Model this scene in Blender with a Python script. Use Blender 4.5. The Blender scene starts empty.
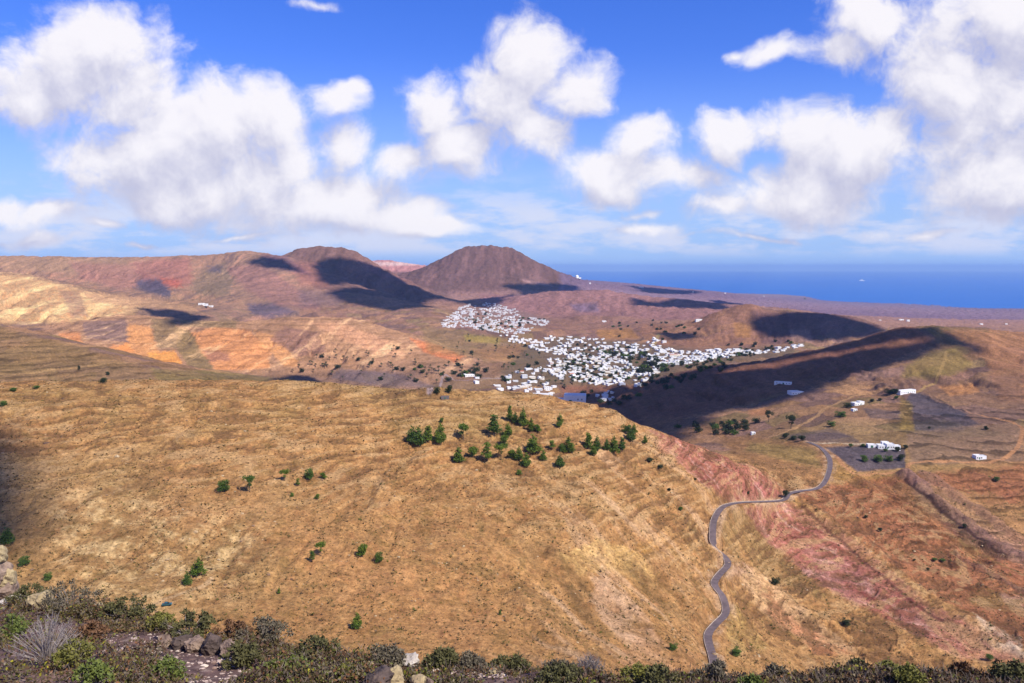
import bpy, bmesh, math, random
import numpy as np
from mathutils import Vector, Matrix

# ------------------------------------------------------------------ camera
S = bpy.context.scene
C = S.collection
W_PX, H_PX, F_PX = 1024, 683, 804.0
HORIZ = 267.0                                   # picture row of the true horizontal
CAM_Z = 500.0
PITCH = math.atan((H_PX / 2 - HORIZ) / F_PX)
cd = bpy.data.cameras.new('camera'); cam = bpy.data.objects.new('camera', cd); C.objects.link(cam)
cd.sensor_width = 36; cd.lens = 36 * F_PX / W_PX
cd.clip_start = .2; cd.clip_end = 250000
cam.location = (0, 0, CAM_Z); cam.rotation_euler = (math.pi / 2 - PITCH, 0, 0)
S.camera = cam
S.render.resolution_x = W_PX; S.render.resolution_y = H_PX
S.view_settings.view_transform = 'Standard'; S.view_settings.look = 'None'
S.view_settings.exposure = 0.43; S.view_settings.gamma = 1.0
S.view_settings.use_curve_mapping = False
S.cycles.use_denoising = True
S.cycles.max_bounces = 5; S.cycles.volume_bounces = 0; S.cycles.diffuse_bounces = 2
S.cycles.glossy_bounces = 2; S.cycles.transparent_max_bounces = 6

# ------------------------------------------------------------------ sun and sky
SUN_AZ = math.radians(-40)        # from +X, turned a little behind the camera
SUN_EL = math.radians(48)
SUN = Vector((math.cos(SUN_EL) * math.cos(SUN_AZ), math.cos(SUN_EL) * math.sin(SUN_AZ), math.sin(SUN_EL)))
ld = bpy.data.lights.new('sun', 'SUN'); lo = bpy.data.objects.new('sun', ld); C.objects.link(lo)
ld.energy = 4.6; ld.angle = math.radians(.53); ld.color = (1, .95, .87)
lo.rotation_euler = SUN.to_track_quat('Z', 'Y').to_euler(); lo.location = (0, 0, 900)

def U(px, py):
    """pixel -> (u, w): sideways and up, per metre ahead"""
    a = (px - W_PX / 2) / F_PX; v = (H_PX / 2 - py) / F_PX
    fy = math.cos(PITCH) + v * math.sin(PITCH); fz = -math.sin(PITCH) + v * math.cos(PITCH)
    return a / fy, fz / fy

SKY_K = .10
CLOUDS = [  # px, py, rx, ry, weight
 (112,42,62,40,1),(58,78,66,46,1),(128,88,58,48,1),(22,104,44,26,.8),
 (150,148,84,50,1),(212,142,72,50,1),(262,138,44,40,1),(268,178,64,46,1),(200,190,90,34,1),
 (338,104,26,22,.8),(350,96,12,14,.8),(345,148,34,34,.75),(330,198,70,30,.95),(382,214,70,18,.9),(432,226,62,10,.8),
 (532,58,40,38,1),(576,88,36,34,.95),(502,98,56,42,.95),(430,112,44,34,.95),(458,150,56,34,.85),(540,132,46,34,.8),(408,162,38,20,.8),
 (636,142,34,26,1),(610,176,42,24,1),(652,176,42,24,.9),(722,140,32,26,.95),(692,178,36,22,.8),
 (806,130,42,28,1),(852,162,56,38,1),(802,188,52,30,1),(722,206,40,18,.85),(762,200,46,22,.85),(892,138,42,34,.9),
 (988,120,76,82,1),(1010,186,80,40,.95),(942,78,58,50,.95),(1010,22,130,48,1),(880,24,60,34,.85),(784,50,50,22,.7),(836,52,42,26,.72),(740,48,26,14,.5),
 (1075,100,70,110,1),(1180,60,120,90,1),(-60,60,60,60,.9),(-150,150,120,40,.9),(1300,200,200,30,.9),
 (44,214,60,16,.7),(104,226,28,8,.6),(8,206,30,14,.7),(1012,208,40,12,.8),(310,4,52,10,.5),(640,212,60,10,.42),
 (30,238,90,9,.5),(140,243,60,6,.5),(640,226,90,12,.55),(760,236,120,8,.5),(930,232,90,10,.55),(250,236,60,7,.45),(600,-260,300,140,1),(1200,-400,300,150,1),(-100,-300,200,120,1)]

def make_world():
    w = bpy.data.worlds.new('World'); S.world = w; w.use_nodes = True
    nt = w.node_tree; nt.nodes.clear()
    w.cycles.sampling_method = 'MANUAL'; w.cycles.sample_map_resolution = 512
    def field_group():
        g = bpy.data.node_groups.new('cloud_field', 'ShaderNodeTree')
        g.interface.new_socket('P', in_out='INPUT', socket_type='NodeSocketVector')
        g.interface.new_socket('F', in_out='OUTPUT', socket_type='NodeSocketFloat')
        N, L = g.nodes, g.links
        gi = N.new('NodeGroupInput'); go = N.new('NodeGroupOutput')
        # warp
        wn = N.new('ShaderNodeTexNoise'); wn.inputs['Scale'].default_value = 7; wn.inputs['Detail'].default_value = 3
        L.new(gi.outputs[0], wn.inputs['Vector'])
        ws = N.new('ShaderNodeVectorMath'); ws.operation = 'MULTIPLY_ADD'
        ws.inputs[1].default_value = (.09, .07, 0); ws.inputs[2].default_value = (-.045, -.035, 0)
        L.new(wn.outputs['Color'], ws.inputs[0])
        wa = N.new('ShaderNodeVectorMath'); wa.operation = 'ADD'
        L.new(gi.outputs[0], wa.inputs[0]); L.new(ws.outputs[0], wa.inputs[1])
        prev = None
        for (px, py, rx, ry, wt) in CLOUDS:
            cu, cw = U(px, py); su = F_PX / (rx * 1.34); sw = F_PX / (ry * 1.34)
            m = N.new('ShaderNodeVectorMath'); m.operation = 'MULTIPLY_ADD'
            m.inputs[1].default_value = (su, sw, 0); m.inputs[2].default_value = (-cu * su, -cw * sw, 0)
            L.new(wa.outputs[0], m.inputs[0])
            l = N.new('ShaderNodeVectorMath'); l.operation = 'LENGTH'; L.new(m.outputs[0], l.inputs[0])
            a = N.new('ShaderNodeMath'); a.operation = 'MULTIPLY_ADD'
            a.inputs[1].default_value = -1.0; a.inputs[2].default_value = wt
            L.new(l.outputs['Value'], a.inputs[0])
            if prev is None: prev = a
            else:
                s = N.new('ShaderNodeMath'); s.operation = 'SMOOTH_MAX'; s.inputs[2].default_value = .22
                L.new(prev.outputs[0], s.inputs[0]); L.new(a.outputs[0], s.inputs[1]); prev = s
        cl = N.new('ShaderNodeMath'); cl.operation = 'MAXIMUM'; cl.inputs[1].default_value = -.8
        cm = N.new('ShaderNodeMath'); cm.operation = 'SMOOTH_MIN'; cm.inputs[1].default_value = .74; cm.inputs[2].default_value = .3
        L.new(prev.outputs[0], cm.inputs[0]); L.new(cm.outputs[0], cl.inputs[0])
        tot = cl
        for sc, det, rough, amp in ((8, 10, .6, 1.8), (24, 8, .62, .8)):
            n = N.new('ShaderNodeTexNoise'); n.inputs['Scale'].default_value = sc
            n.inputs['Detail'].default_value = det; n.inputs['Roughness'].default_value = rough
            L.new(wa.outputs[0], n.inputs['Vector'])
            q = N.new('ShaderNodeMath'); q.operation = 'MULTIPLY_ADD'; q.inputs[1].default_value = amp
            L.new(n.outputs[0], q.inputs[0]); L.new(tot.outputs[0], q.inputs[2])
            b = N.new('ShaderNodeMath'); b.operation = 'SUBTRACT'; b.inputs[1].default_value = amp * .5
            L.new(q.outputs[0], b.inputs[0]); tot = b
        L.new(tot.outputs[0], go.inputs[0])
        return g
    g = field_group()
    N, L = nt.nodes, nt.links
    out = N.new('ShaderNodeOutputWorld'); bg = N.new('ShaderNodeBackground'); bg.inputs[1].default_value = SKY_K
    L.new(bg.outputs[0], out.inputs[0])
    sky = N.new('ShaderNodeTexSky'); sky.sky_type = 'NISHITA'; sky.sun_disc = False
    sky.sun_elevation = SUN_EL; sky.sun_rotation = math.atan2(SUN.x, SUN.y)
    sky.altitude = 500; sky.air_density = 1.15; sky.dust_density = .25; sky.ozone_density = 1.2
    hs = N.new('ShaderNodeHueSaturation'); hs.inputs['Saturation'].default_value = 1.35; hs.inputs['Value'].default_value = 1.0
    L.new(sky.outputs[0], hs.inputs['Color'])
    tint = N.new('ShaderNodeMix'); tint.data_type = 'RGBA'; tint.blend_type = 'MULTIPLY'; tint.inputs[0].default_value = 1
    tint.inputs[7].default_value = (.56, .64, 1.32, 1); L.new(hs.outputs[0], tint.inputs[6])
    tc = N.new('ShaderNodeTexCoord'); sx = N.new('ShaderNodeSeparateXYZ'); L.new(tc.outputs['Generated'], sx.inputs[0])
    ab = N.new('ShaderNodeMath'); ab.operation = 'ABSOLUTE'; L.new(sx.outputs[1], ab.inputs[0])
    mx = N.new('ShaderNodeMath'); mx.operation = 'MAXIMUM'; mx.inputs[1].default_value = .15; L.new(ab.outputs[0], mx.inputs[0])
    du = N.new('ShaderNodeMath'); du.operation = 'DIVIDE'; L.new(sx.outputs[0], du.inputs[0]); L.new(mx.outputs[0], du.inputs[1])
    dw = N.new('ShaderNodeMath'); dw.operation = 'DIVIDE'; L.new(sx.outputs[2], dw.inputs[0]); L.new(mx.outputs[0], dw.inputs[1])
    P = N.new('ShaderNodeCombineXYZ'); L.new(du.outputs[0], P.inputs[0]); L.new(dw.outputs[0], P.inputs[1])
    g1 = N.new('ShaderNodeGroup'); g1.node_tree = g; L.new(P.outputs[0], g1.inputs[0])
    of = N.new('ShaderNodeVectorMath'); of.operation = 'ADD'; of.inputs[1].default_value = (.016, .040, 0); L.new(P.outputs[0], of.inputs[0])
    g2 = N.new('ShaderNodeGroup'); g2.node_tree = g; L.new(of.outputs[0], g2.inputs[0])
    dens = N.new('ShaderNodeMapRange'); dens.interpolation_type = 'SMOOTHSTEP'
    dens.inputs[1].default_value = -.02; dens.inputs[2].default_value = .54; dens.inputs[4].default_value = .97
    L.new(g1.outputs[0], dens.inputs[0])
    df = N.new('ShaderNodeMath'); df.operation = 'SUBTRACT'; L.new(g1.outputs[0], df.inputs[0]); L.new(g2.outputs[0], df.inputs[1])
    lit = N.new('ShaderNodeMapRange'); lit.interpolation_type = 'SMOOTHSTEP'
    lit.inputs[1].default_value = -.50; lit.inputs[2].default_value = .50; L.new(df.outputs[0], lit.inputs[0])
    cc = N.new('ShaderNodeMix'); cc.data_type = 'RGBA'
    k = 1 / SKY_K
    cc.inputs[6].default_value = (.43 * k, .43 * k, .55 * k, 1); cc.inputs[7].default_value = (.735 * k, .71 * k, .735 * k, 1)
    L.new(lit.outputs[0], cc.inputs[0])
    # pale marine air low over the horizon
    el = N.new('ShaderNodeMapRange'); el.interpolation_type = 'SMOOTHSTEP'; el.inputs[1].default_value = -.02; el.inputs[2].default_value = .27
    el.inputs[3].default_value = .92; el.inputs[4].default_value = 0; L.new(dw.outputs[0], el.inputs[0])
    low = N.new('ShaderNodeMix'); low.data_type = 'RGBA'; low.inputs[7].default_value = (.28 * k, .44 * k, .74 * k, 1)
    L.new(el.outputs[0], low.inputs[0]); L.new(tint.outputs[2], low.inputs[6]); tint = low
    # broken thin layer near the horizon
    bv = N.new('ShaderNodeVectorMath'); bv.operation = 'MULTIPLY'; bv.inputs[1].default_value = (6, 22, 0); L.new(P.outputs[0], bv.inputs[0])
    bn = N.new('ShaderNodeTexNoise'); bn.inputs['Scale'].default_value = 1; bn.inputs['Detail'].default_value = 7; bn.inputs['Roughness'].default_value = .6; L.new(bv.outputs[0], bn.inputs['Vector'])
    bm_ = N.new('ShaderNodeMapRange'); bm_.interpolation_type = 'SMOOTHSTEP'; bm_.inputs[1].default_value = .42; bm_.inputs[2].default_value = .57; bm_.inputs[4].default_value = .9; L.new(bn.outputs[0], bm_.inputs[0])
    be = N.new('ShaderNodeMapRange'); be.interpolation_type = 'SMOOTHSTEP'; be.inputs[1].default_value = .008; be.inputs[2].default_value = .026; L.new(dw.outputs[0], be.inputs[0])
    bf = N.new('ShaderNodeMapRange'); bf.interpolation_type = 'SMOOTHSTEP'; bf.inputs[1].default_value = .055; bf.inputs[2].default_value = .125; bf.inputs[3].default_value = 1; bf.inputs[4].default_value = 0; L.new(dw.outputs[0], bf.inputs[0])
    q1 = N.new('ShaderNodeMath'); q1.operation = 'MULTIPLY'; L.new(bm_.outputs[0], q1.inputs[0]); L.new(be.outputs[0], q1.inputs[1])
    q2 = N.new('ShaderNodeMath'); q2.operation = 'MULTIPLY'; L.new(q1.outputs[0], q2.inputs[0]); L.new(bf.outputs[0], q2.inputs[1])
    bl = N.new('ShaderNodeMix'); bl.data_type = 'RGBA'; bl.inputs[7].default_value = (.54 * k, .57 * k, .70 * k, 1); L.new(q2.outputs[0], bl.inputs[0]); L.new(tint.outputs[2], bl.inputs[6]); tint = bl
    mixc = N.new('ShaderNodeMix'); mixc.data_type = 'RGBA'
    L.new(dens.outputs[0], mixc.inputs[0]); L.new(tint.outputs[2], mixc.inputs[6]); L.new(cc.outputs[2], mixc.inputs[7])
    L.new(mixc.outputs[2], bg.inputs[0])
make_world()

# ------------------------------------------------------------------ helpers
rnd = random.Random(7)
def tag(o, label=None, cat=None, group=None, kind=None):
    if label: o['label'] = label
    if cat: o['category'] = cat
    if group: o['group'] = group
    if kind: o['kind'] = kind
    return o

def lin(c):
    c = np.asarray(c, dtype=np.float32) / 255.
    return np.where(c <= .04045, c / 12.92, ((c + .055) / 1.055) ** 2.4).astype(np.float32)

def ss(a, b, x):
    t = np.clip((x - a) / (b - a), 0, 1); return t * t * (3 - 2 * t)

def _hash(ix, iy, seed):
    h = (ix.astype(np.int64) * 374761393 + iy.astype(np.int64) * 668265263 + seed * 2147483647) & 0xffffffff
    h = ((h ^ (h >> 13)) * 1274126177) & 0xffffffff
    return ((h ^ (h >> 16)) & 0xffff).astype(np.float32) / 65535.

def perlin(x, y, seed=0):
    x = np.asarray(x, np.float64); y = np.asarray(y, np.float64)
    ix = np.floor(x); iy = np.floor(y); fx = (x - ix).astype(np.float32); fy = (y - iy).astype(np.float32)
    ix = ix.astype(np.int64); iy = iy.astype(np.int64)
    u = fx * fx * fx * (fx * (fx * 6 - 15) + 10); v = fy * fy * fy * (fy * (fy * 6 - 15) + 10)
    def gr(ax, ay, dx, dy):
        a = _hash(ax, ay, seed) * (2 * math.pi); return np.cos(a) * dx + np.sin(a) * dy
    a = gr(ix, iy, fx, fy); b = gr(ix + 1, iy, fx - 1, fy)
    c = gr(ix, iy + 1, fx, fy - 1); d = gr(ix + 1, iy + 1, fx - 1, fy - 1)
    return ((a + (b - a) * u) * (1 - v) + (c + (d - c) * u) * v) * 1.5

def fbm(x, y, sc, octs=4, seed=0, gain=.5):
    x = x / sc; y = y / sc; t = 0; a = 1; n = 0
    for o in range(octs):
        t = t + a * perlin(x, y, seed + o * 17); n += a; a *= gain; x = x * 2.03 + 5.1; y = y * 2.03 + 1.7
    return t / n

# ------------------------------------------------------------------ terrain shape
COLS = [-260, 0, 200, 400, 550, 700, 850, 1024, 1300]
TAB = [
 (3,    [496.0] * 9), (12, [491.5] * 9),
 (60,   [440, 440, 440, 438, 436, 434, 430, 428, 428]),
 (150,  [385, 385, 385, 382, 380, 376, 366, 360, 360]),
 (300,  [346, 346, 344, 340, 334, 322, 296, 284, 280]),
 (450,  [345, 345, 342, 332, 320, 298, 270, 262, 260]),
 (600,  [352, 350, 345, 333, 316, 292, 273, 268, 262]),
 (800,  [362, 355, 340, 318, 298, 296, 312, 312, 322]),
 (1100, [370, 350, 325, 285, 262, 288, 318, 326, 335]),
 (1500, [345, 325, 303, 262, 242, 266, 296, 308, 318]),
 (1900, [355, 335, 312, 275, 256, 262, 265, 275, 285]),
 (2400, [395, 375, 345, 285, 263, 267, 262, 258, 258]),
 (3200, [430, 415, 370, 308, 275, 282, 258, 236, 235]),
 (4200, [470, 460, 415, 338, 300, 300, 232, 205, 205]),
 (5500, [510, 500, 460, 375, 362, 268, 194, 178, 175]),
 (7500, [480, 480, 440, 400, 386, 268, 132, 108, 105]),
 (10000,[380, 380, 360, 345, 338, 206, 36, -2, -10]),
 (12500,[250, 250, 250, 290, 270, 105, -3, -3, -3]),
 (15500,[-3] * 9)]
_tc = np.array([U(p, 400)[0] for p in COLS]); _ly = np.log([r[0] for r in TAB]); _tz = np.array([r[1] for r in TAB], float)

def pchip_rows(xk, yk, x):
    """monotone cubic along axis 0 of yk"""
    h = np.diff(xk)[:, None]; d = np.diff(yk, axis=0) / h
    m = np.zeros_like(yk); m[0] = d[0]; m[-1] = d[-1]
    w1 = 2 * h[1:] + h[:-1]; w2 = h[1:] + 2 * h[:-1]
    ok = (d[:-1] * d[1:]) > 0
    with np.errstate(divide='ignore', invalid='ignore'):
        hm = (w1 + w2) / (w1 / d[:-1] + w2 / d[1:])
    m[1:-1] = np.where(ok, hm, 0)
    i = np.clip(np.searchsorted(xk, x) - 1, 0, len(xk) - 2); hh = (xk[i + 1] - xk[i])[:, None]
    t = ((x - xk[i])[:, None]) / hh; t = np.clip(t, 0, 1)
    return ((2*t**3 - 3*t**2 + 1) * yk[i] + (t**3 - 2*t**2 + t) * hh * m[i] + (-2*t**3 + 3*t**2) * yk[i+1] + (t**3 - t**2) * hh * m[i+1])
_LY = np.linspace(_ly[0], _ly[-1], 700); _T1 = pchip_rows(_ly, _tz, _LY)
_TT = np.linspace(-.95, .95, 260); _B = pchip_rows(_tc, _T1.T.copy(), _TT)      # [t, ly]

def bilin(A, a0, da, b0, db, a, b):
    fa = np.clip((a - a0) / da, 0, A.shape[0] - 1.001); fb = np.clip((b - b0) / db, 0, A.shape[1] - 1.001)
    i = fa.astype(np.int32); j = fb.astype(np.int32); fa = fa - i; fb = fb - j
    return (A[i, j] * (1 - fa) + A[i + 1, j] * fa) * (1 - fb) + (A[i, j + 1] * (1 - fa) + A[i + 1, j + 1] * fa) * fb
def base_z(X, Y):
    return bilin(_B, _TT[0], _TT[1] - _TT[0], _LY[0], _LY[1] - _LY[0], X / np.maximum(Y, 1), np.log(np.maximum(Y, 3)))

def P3(px, py, Y):
    u, w = U(px, py); return (u * Y, Y, CAM_Z + w * Y)

# name, crest [(px,py,Y)], front width, back width, exponent, gully depth, gully wavelength, roundness
RIDGES = [
 ('A', [(-520,372,640),(-200,378,610),(0,383,600),(100,381.5,612),(200,381,622),(300,381,640),(360,388,640),(440,390,644),(520,393,644),(560,400,644),
        (610,411,650),(645,428,652),(700,447,660),(745,468,668),(788,494,655),(830,528,612),(880,567,560),(940,612,505),(1010,650,455),(1100,690,400)],
       300, 250, 1.12, 5, 42, .05),
 ('B', [(-400,300,1400),(-150,314,1320),(0,327,1250),(60,343,1200),(120,361,1150),(165,374,1100),(225,384,1050)], 420, 330, 1.25, 5, 90, .06),
 ('C', [(30,332,2050),(70,327,2000),(112,315,1950),(160,317,1900),(200,322,1900),(240,322,1900),(300,316,1900),(350,318,1900),(400,333,1850),(450,351,1800),(490,363,1750)],
       430, 420, 1.25, 18, 95, .06),
 ('D', [(-300,256,2800),(-100,264,2700),(0,272,2600),(40,279,2550),(75,286,2500),(100,295,2480),(140,301,2500),(200,312,2500)], 520, 600, 1.2, 30, 100, .05),
 ('E', [(-500,248,3800),(-200,252,3700),(0,256,3600),(100,257,3600),(200,256,3600),(245,251,3700),(290,258,3600),(340,285,3350),(410,306,3050)], 1200, 800, 1.5, 46, 150, .05),
 ('F', [(304,248.5,3900),(320,246.5,3900),(343,248.5,3880)], 620, 620, 1.4, 20, 100, .05),
 ('F2', [(262,256,3600),(276,257,3600)], 330, 330, 1.3, 5, 90, .1),
 ('F3', [(376,271,3800),(408,284,3700),(438,297,3600)], 260, 260, 1.3, 6, 90, .1),
 ('G', [(355,262,7200),(385,260,7200),(428,266,7200)], 900, 900, 1.3, 8, 200, .1),
 ('H', [(465,247,5500),(487,245.5,5500),(510,248,5500)], 930, 930, 2.1, 8, 110, .012),
 ('I', [(500,299,4300),(548,291.5,4300),(600,290.5,4300),(660,298,4200),(730,306,4100)], 800, 420, 1.3, 6, 160, .2),
 ('I2', [(545,322,3300),(580,316,3300),(625,317,3300),(660,324,3200)], 330, 330, 1.4, 5, 90, .2),
 ('J', [(690,323,2700),(720,310,2700),(745,303,2700),(775,310,2700),(805,313,2650),(850,317,2600),(886,330,2500)], 380, 330, 1.35, 7, 70, .08),
 ('K', [(770,362,1500),(820,350,1500),(860,341,1500),(884,333,1500),(905,327,1500),(940,325.5,1500),(980,328,1530),(1024,333,1560),(1150,338,1620),(1350,326,1650)],
       480, 330, 1.25, 15, 62, .06),
]
_RD = []
for nm, pts, wf, wb, ex, gd, gw, rc in RIDGES:
    p = np.array([P3(*q) for q in pts]); _RD.append((nm, p, wf, wb, ex, gd, gw, rc))

def terrain(X, Y):
    """height, streak noise along the fall line, index of the hill, share of the hill"""
    X = np.asarray(X, np.float64); Y = np.asarray(Y, np.float64)
    wx = fbm(X, Y, 90, 3, 3) * 14 * ss(100, 400, Y); wy = fbm(X, Y, 90, 3, 9) * 14 * ss(100, 400, Y)
    big = ss(1800, 3500, Y) * 2.0 + 1
    Xw = X + wx * big; Yw = Y + wy * big
    b = base_z(X, Y)
    z = np.array(b); streak = np.zeros_like(b); own = np.full(b.shape, -1, np.int32); share = np.zeros_like(b)
    for ri, (nm, p, wf, wb, ex, gd, gw, rc) in enumerate(_RD):
        m = max(wf, wb) * 1.1
        sel = (X > p[:, 0].min() - m) & (X < p[:, 0].max() + m) & (Y > p[:, 1].min() - m) & (Y < p[:, 1].max() + m)
        if not sel.any(): continue
        crisp = .35
        x = X[sel] * (1 - crisp) + Xw[sel] * crisp; y = Y[sel] * (1 - crisp) + Yw[sel] * crisp
        best = np.full(x.shape, 1e9); zc = np.zeros_like(x); sd = np.zeros_like(x); s = np.zeros_like(x); acc = 0.; sw = np.zeros_like(x) + 1e-30
        for k in range(len(p) - 1):
            a, c = p[k], p[k + 1]; dx, dy = c[0] - a[0], c[1] - a[1]; ln = math.hypot(dx, dy)
            tt = np.clip(((x - a[0]) * dx + (y - a[1]) * dy) / ln ** 2, 0, 1)
            d = np.hypot(x - a[0] - tt * dx, y - a[1] - tt * dy)
            q = d < best
            best = np.where(q, d, best); wk = ((d + 6.) / 100.) ** -7.; zc += wk * (a[2] + (c[2] - a[2]) * tt); sw += wk
            per = ((x - a[0]) * dy - (y - a[1]) * dx) / ln     # >0 towards the camera when the line runs to +X
            over = ((x - a[0]) * dx + (y - a[1]) * dy) / ln - tt * ln
            s += wk * (acc + tt * ln + over * .8); sd = np.where(q, per, sd); acc += ln
        zc /= sw; s /= sw
        side = np.clip(.5 + .5 * sd / np.maximum(best, 1), 0, 1)
        Wd = wb + (wf - wb) * side
        qn = best / Wd; qn = np.sqrt(qn ** 2 + rc ** 2) - rc
        g = np.clip(1 - qn, 0, 1) ** ex
        sg = s + 18 * side
        gul = (1 - np.abs(fbm(sg + fbm(x, y, gw, 2, 5) * gw * .25, best * .3, gw, 4, 40 + ri)) * 2.4) * np.clip(.55 + fbm(x, y, gw * 2.5, 2, 6) * 1.6, 0, 1)
        if nm == 'A':
            mA = ss(-.16, .05, x / y); al = .63 * x - .777 * y; ac = .777 * x + .63 * y
            gA = (1 - np.abs(fbm(ac + fbm(x, y, 60, 2, 5) * 12, al * .3, 34, 4, 55)) * 2.4) * np.clip(.6 + fbm(x, y, 100, 2, 6) * 1.6, 0, 1)
            gul = gul * (1 - mA) + gA * mA
        e = (zc - b[sel]) * g - gd * np.clip(gul, 0, 1) * ss(.03, .35, qn) * ss(0, .25, g)
        zz = b[sel] + e
        cur = z[sel]; kk = 5. if nm in 'AK' else 8.
        dlt = zz - cur; hsm = np.clip(.5 + .5 * dlt / kk, 0, 1)
        z[sel] = cur * (1 - hsm) + zz * hsm + kk * hsm * (1 - hsm) * .5
        st = fbm(sg, best * .13, 16 if Y[sel].min() < 1000 else 40, 4, 70 + ri, .6)
        if nm == 'A': st = st * (1 - mA) * .6 + fbm(ac + fbm(x, y, 40, 2, 7) * 8, al * .14, 13, 4, 75, .6) * mA
        streak[sel] = np.where(zz > cur, st, streak[sel]); own[sel] = np.where(zz > cur, ri, own[sel]); share[sel] = np.where(zz > cur, g, share[sel])
    # roughness that grows with distance, so that far hills are not smooth
    amp = .35 + .0011 * np.minimum(Y, 6000); amp = amp * ss(20, 200, Y)
    smooth = z + fbm(X, Y, 120, 3, 61) * 5
    z += fbm(X, Y, 38, 4, 21) * amp * 2.2 + fbm(X, Y, 9, 3, 33, .6) * np.minimum(amp, 1.6) * .9
    z += fbm(X, Y, 380, 4, 25) * 7 * ss(1000, 2600, Y)
    flat = ss(2200, 1700, Y) * ss(1150, 1400, Y)
    coast = ss(12500, 9000, Y)
    z = z * 1.0
    # rock ledges on the near hill
    isA = (own == 0)
    st = z / 7.0; fr = st - np.floor(st)
    led = (ss(.0, .25, fr) - fr) * 7.0
    upper = ss(.45, .8, share) * isA * np.clip(fbm(X, Y, 45, 3, 88) * 2.2 + .35, 0, 1)
    z += led * .42 * upper
    return z, streak, own, share, smooth

# ------------------------------------------------------------------ terrain grid (rows denser where the land is near)
def rows():
    r = [3.0]
    while r[-1] < 15400:
        y = r[-1]
        if y < 280: d = max(.7, y * .012)
        elif y < 720: d = 1.0
        elif y < 1000: d = 2.0
        elif y < 2300: d = 3.4
        elif y < 4300: d = 7.5
        elif y < 6600: d = 14
        else: d = 45
        r.append(y + d)
    return np.array(r)
RY = rows()
NT = 1180
RT = np.linspace(-.72, .72, NT); RT = np.concatenate([np.linspace(-.98, -.725, 50), RT, np.linspace(.725, .98, 50)])
GY, GT = np.meshgrid(RY, RT, indexing='ij'); GX = GT * GY
GZ, GST, GOWN, GSH, GZS = terrain(GX, GY)
print('grid', GZ.shape)

def grid_z(X, Y):
    X = np.asarray(X, float); Y = np.asarray(Y, float)
    j = np.interp(X / Y, RT, np.arange(len(RT))); i = np.interp(Y, RY, np.arange(len(RY)))
    i = np.clip(i, 0, len(RY) - 1.001); j = np.clip(j, 0, len(RT) - 1.001)
    a = i.astype(int); b = j.astype(int); fa = i - a; fb = j - b
    return (GZ[a, b] * (1 - fa) + GZ[a + 1, b] * fa) * (1 - fb) + (GZ[a, b + 1] * (1 - fa) + GZ[a + 1, b + 1] * fa) * fb

_RAYY = np.concatenate([np.linspace(60, 1000, 900), np.linspace(1001, 3000, 900), np.linspace(3005, 14000, 1500)])
def pick(px, py, ymin=60, dz=0.):
    """first terrain point met along the sight line through a pixel"""
    u, w = U(px, py)
    Y = _RAYY[_RAYY >= ymin]; z = grid_z(u * Y, Y) + dz; d = CAM_Z + w * Y - z
    k = np.where(d < 0)[0]
    if len(k) == 0: k = [int(np.argmin(np.abs(d)))]
    k = max(1, k[0]); f = d[k - 1] / (d[k - 1] - d[k] + 1e-9); f = min(max(f, 0), 1)
    y = Y[k - 1] + f * (Y[k] - Y[k - 1])
    return np.array([u * y, y, float(grid_z(u * y, y))])

def smooth_line(pts, n=8, it=2):
    """Catmull-Rom through points"""
    P = np.array(pts, float); out = []
    for i in range(len(P) - 1):
        p0 = P[max(i - 1, 0)]; p1 = P[i]; p2 = P[i + 1]; p3 = P[min(i + 2, len(P) - 1)]
        for k in range(n):
            t = k / n
            out.append(.5 * ((2 * p1) + (-p0 + p2) * t + (2 * p0 - 5 * p1 + 4 * p2 - p3) * t * t + (-p0 + 3 * p1 - 3 * p2 + p3) * t ** 3))
    out.append(P[-1]); return np.array(out)

# ------------------------------------------------------------------ road line and its cut into the slope
ROADPX = [(716,672),(713,657),(708,636),(716,624),(726,613),(723,597),(714.5,584),(720,574),(728,565),(724.6,556),(714,544),(713,530),(715,518),(723,507),(737,503),(755,502),(769,501.5),(784,500),
          (789,494),(800,491),(816,489),(825,482),(830,468),(829,457),(820,447),(808,442)]
rp = smooth_line([pick(*q) for q in ROADPX], 10)
for _ in range(6): rp[1:-1, 2] = (rp[:-2, 2] + rp[2:, 2] + rp[1:-1, 2] * 2) / 4
for _ in range(3): rp[1:-1, :2] = (rp[:-2, :2] + rp[2:, :2] + rp[1:-1, :2] * 2) / 4

def line_dist(X, Y, L, R):
    """distance to a polyline and height of the nearest point; only cells within R of it are exact"""
    best = np.full(X.shape, 1e6); hz = np.zeros(X.shape)
    for k in range(len(L) - 1):
        a, c = L[k], L[k + 1]
        lo_i = np.searchsorted(RY, min(a[1], c[1]) - R); hi_i = np.searchsorted(RY, max(a[1], c[1]) + R)
        ym = max(min(a[1], c[1]) - R, 3)
        ts = [(a[0] - R) / ym, (a[0] + R) / ym, (c[0] - R) / ym, (c[0] + R) / ym, (a[0] - R) / (a[1] + R), (c[0] + R) / (c[1] + R), (a[0] + R) / (a[1] + R), (c[0] - R) / (c[1] + R)]
        lo_j = np.searchsorted(RT, min(ts)); hi_j = np.searchsorted(RT, max(ts))
        if hi_i <= lo_i or hi_j <= lo_j: continue
        sl = (slice(lo_i, hi_i), slice(lo_j, hi_j)); x = X[sl]; y = Y[sl]
        dx, dy = c[0] - a[0], c[1] - a[1]; l2 = dx * dx + dy * dy + 1e-9
        t = np.clip(((x - a[0]) * dx + (y - a[1]) * dy) / l2, 0, 1)
        d = np.hypot(x - a[0] - t * dx, y - a[1] - t * dy); q = d < best[sl]
        best[sl] = np.where(q, d, best[sl])
        if len(a) > 2: hz[sl] = np.where(q, a[2] + (c[2] - a[2]) * t, hz[sl])
    return best, hz
rd, rz = line_dist(GX, GY, rp, 16)
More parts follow.
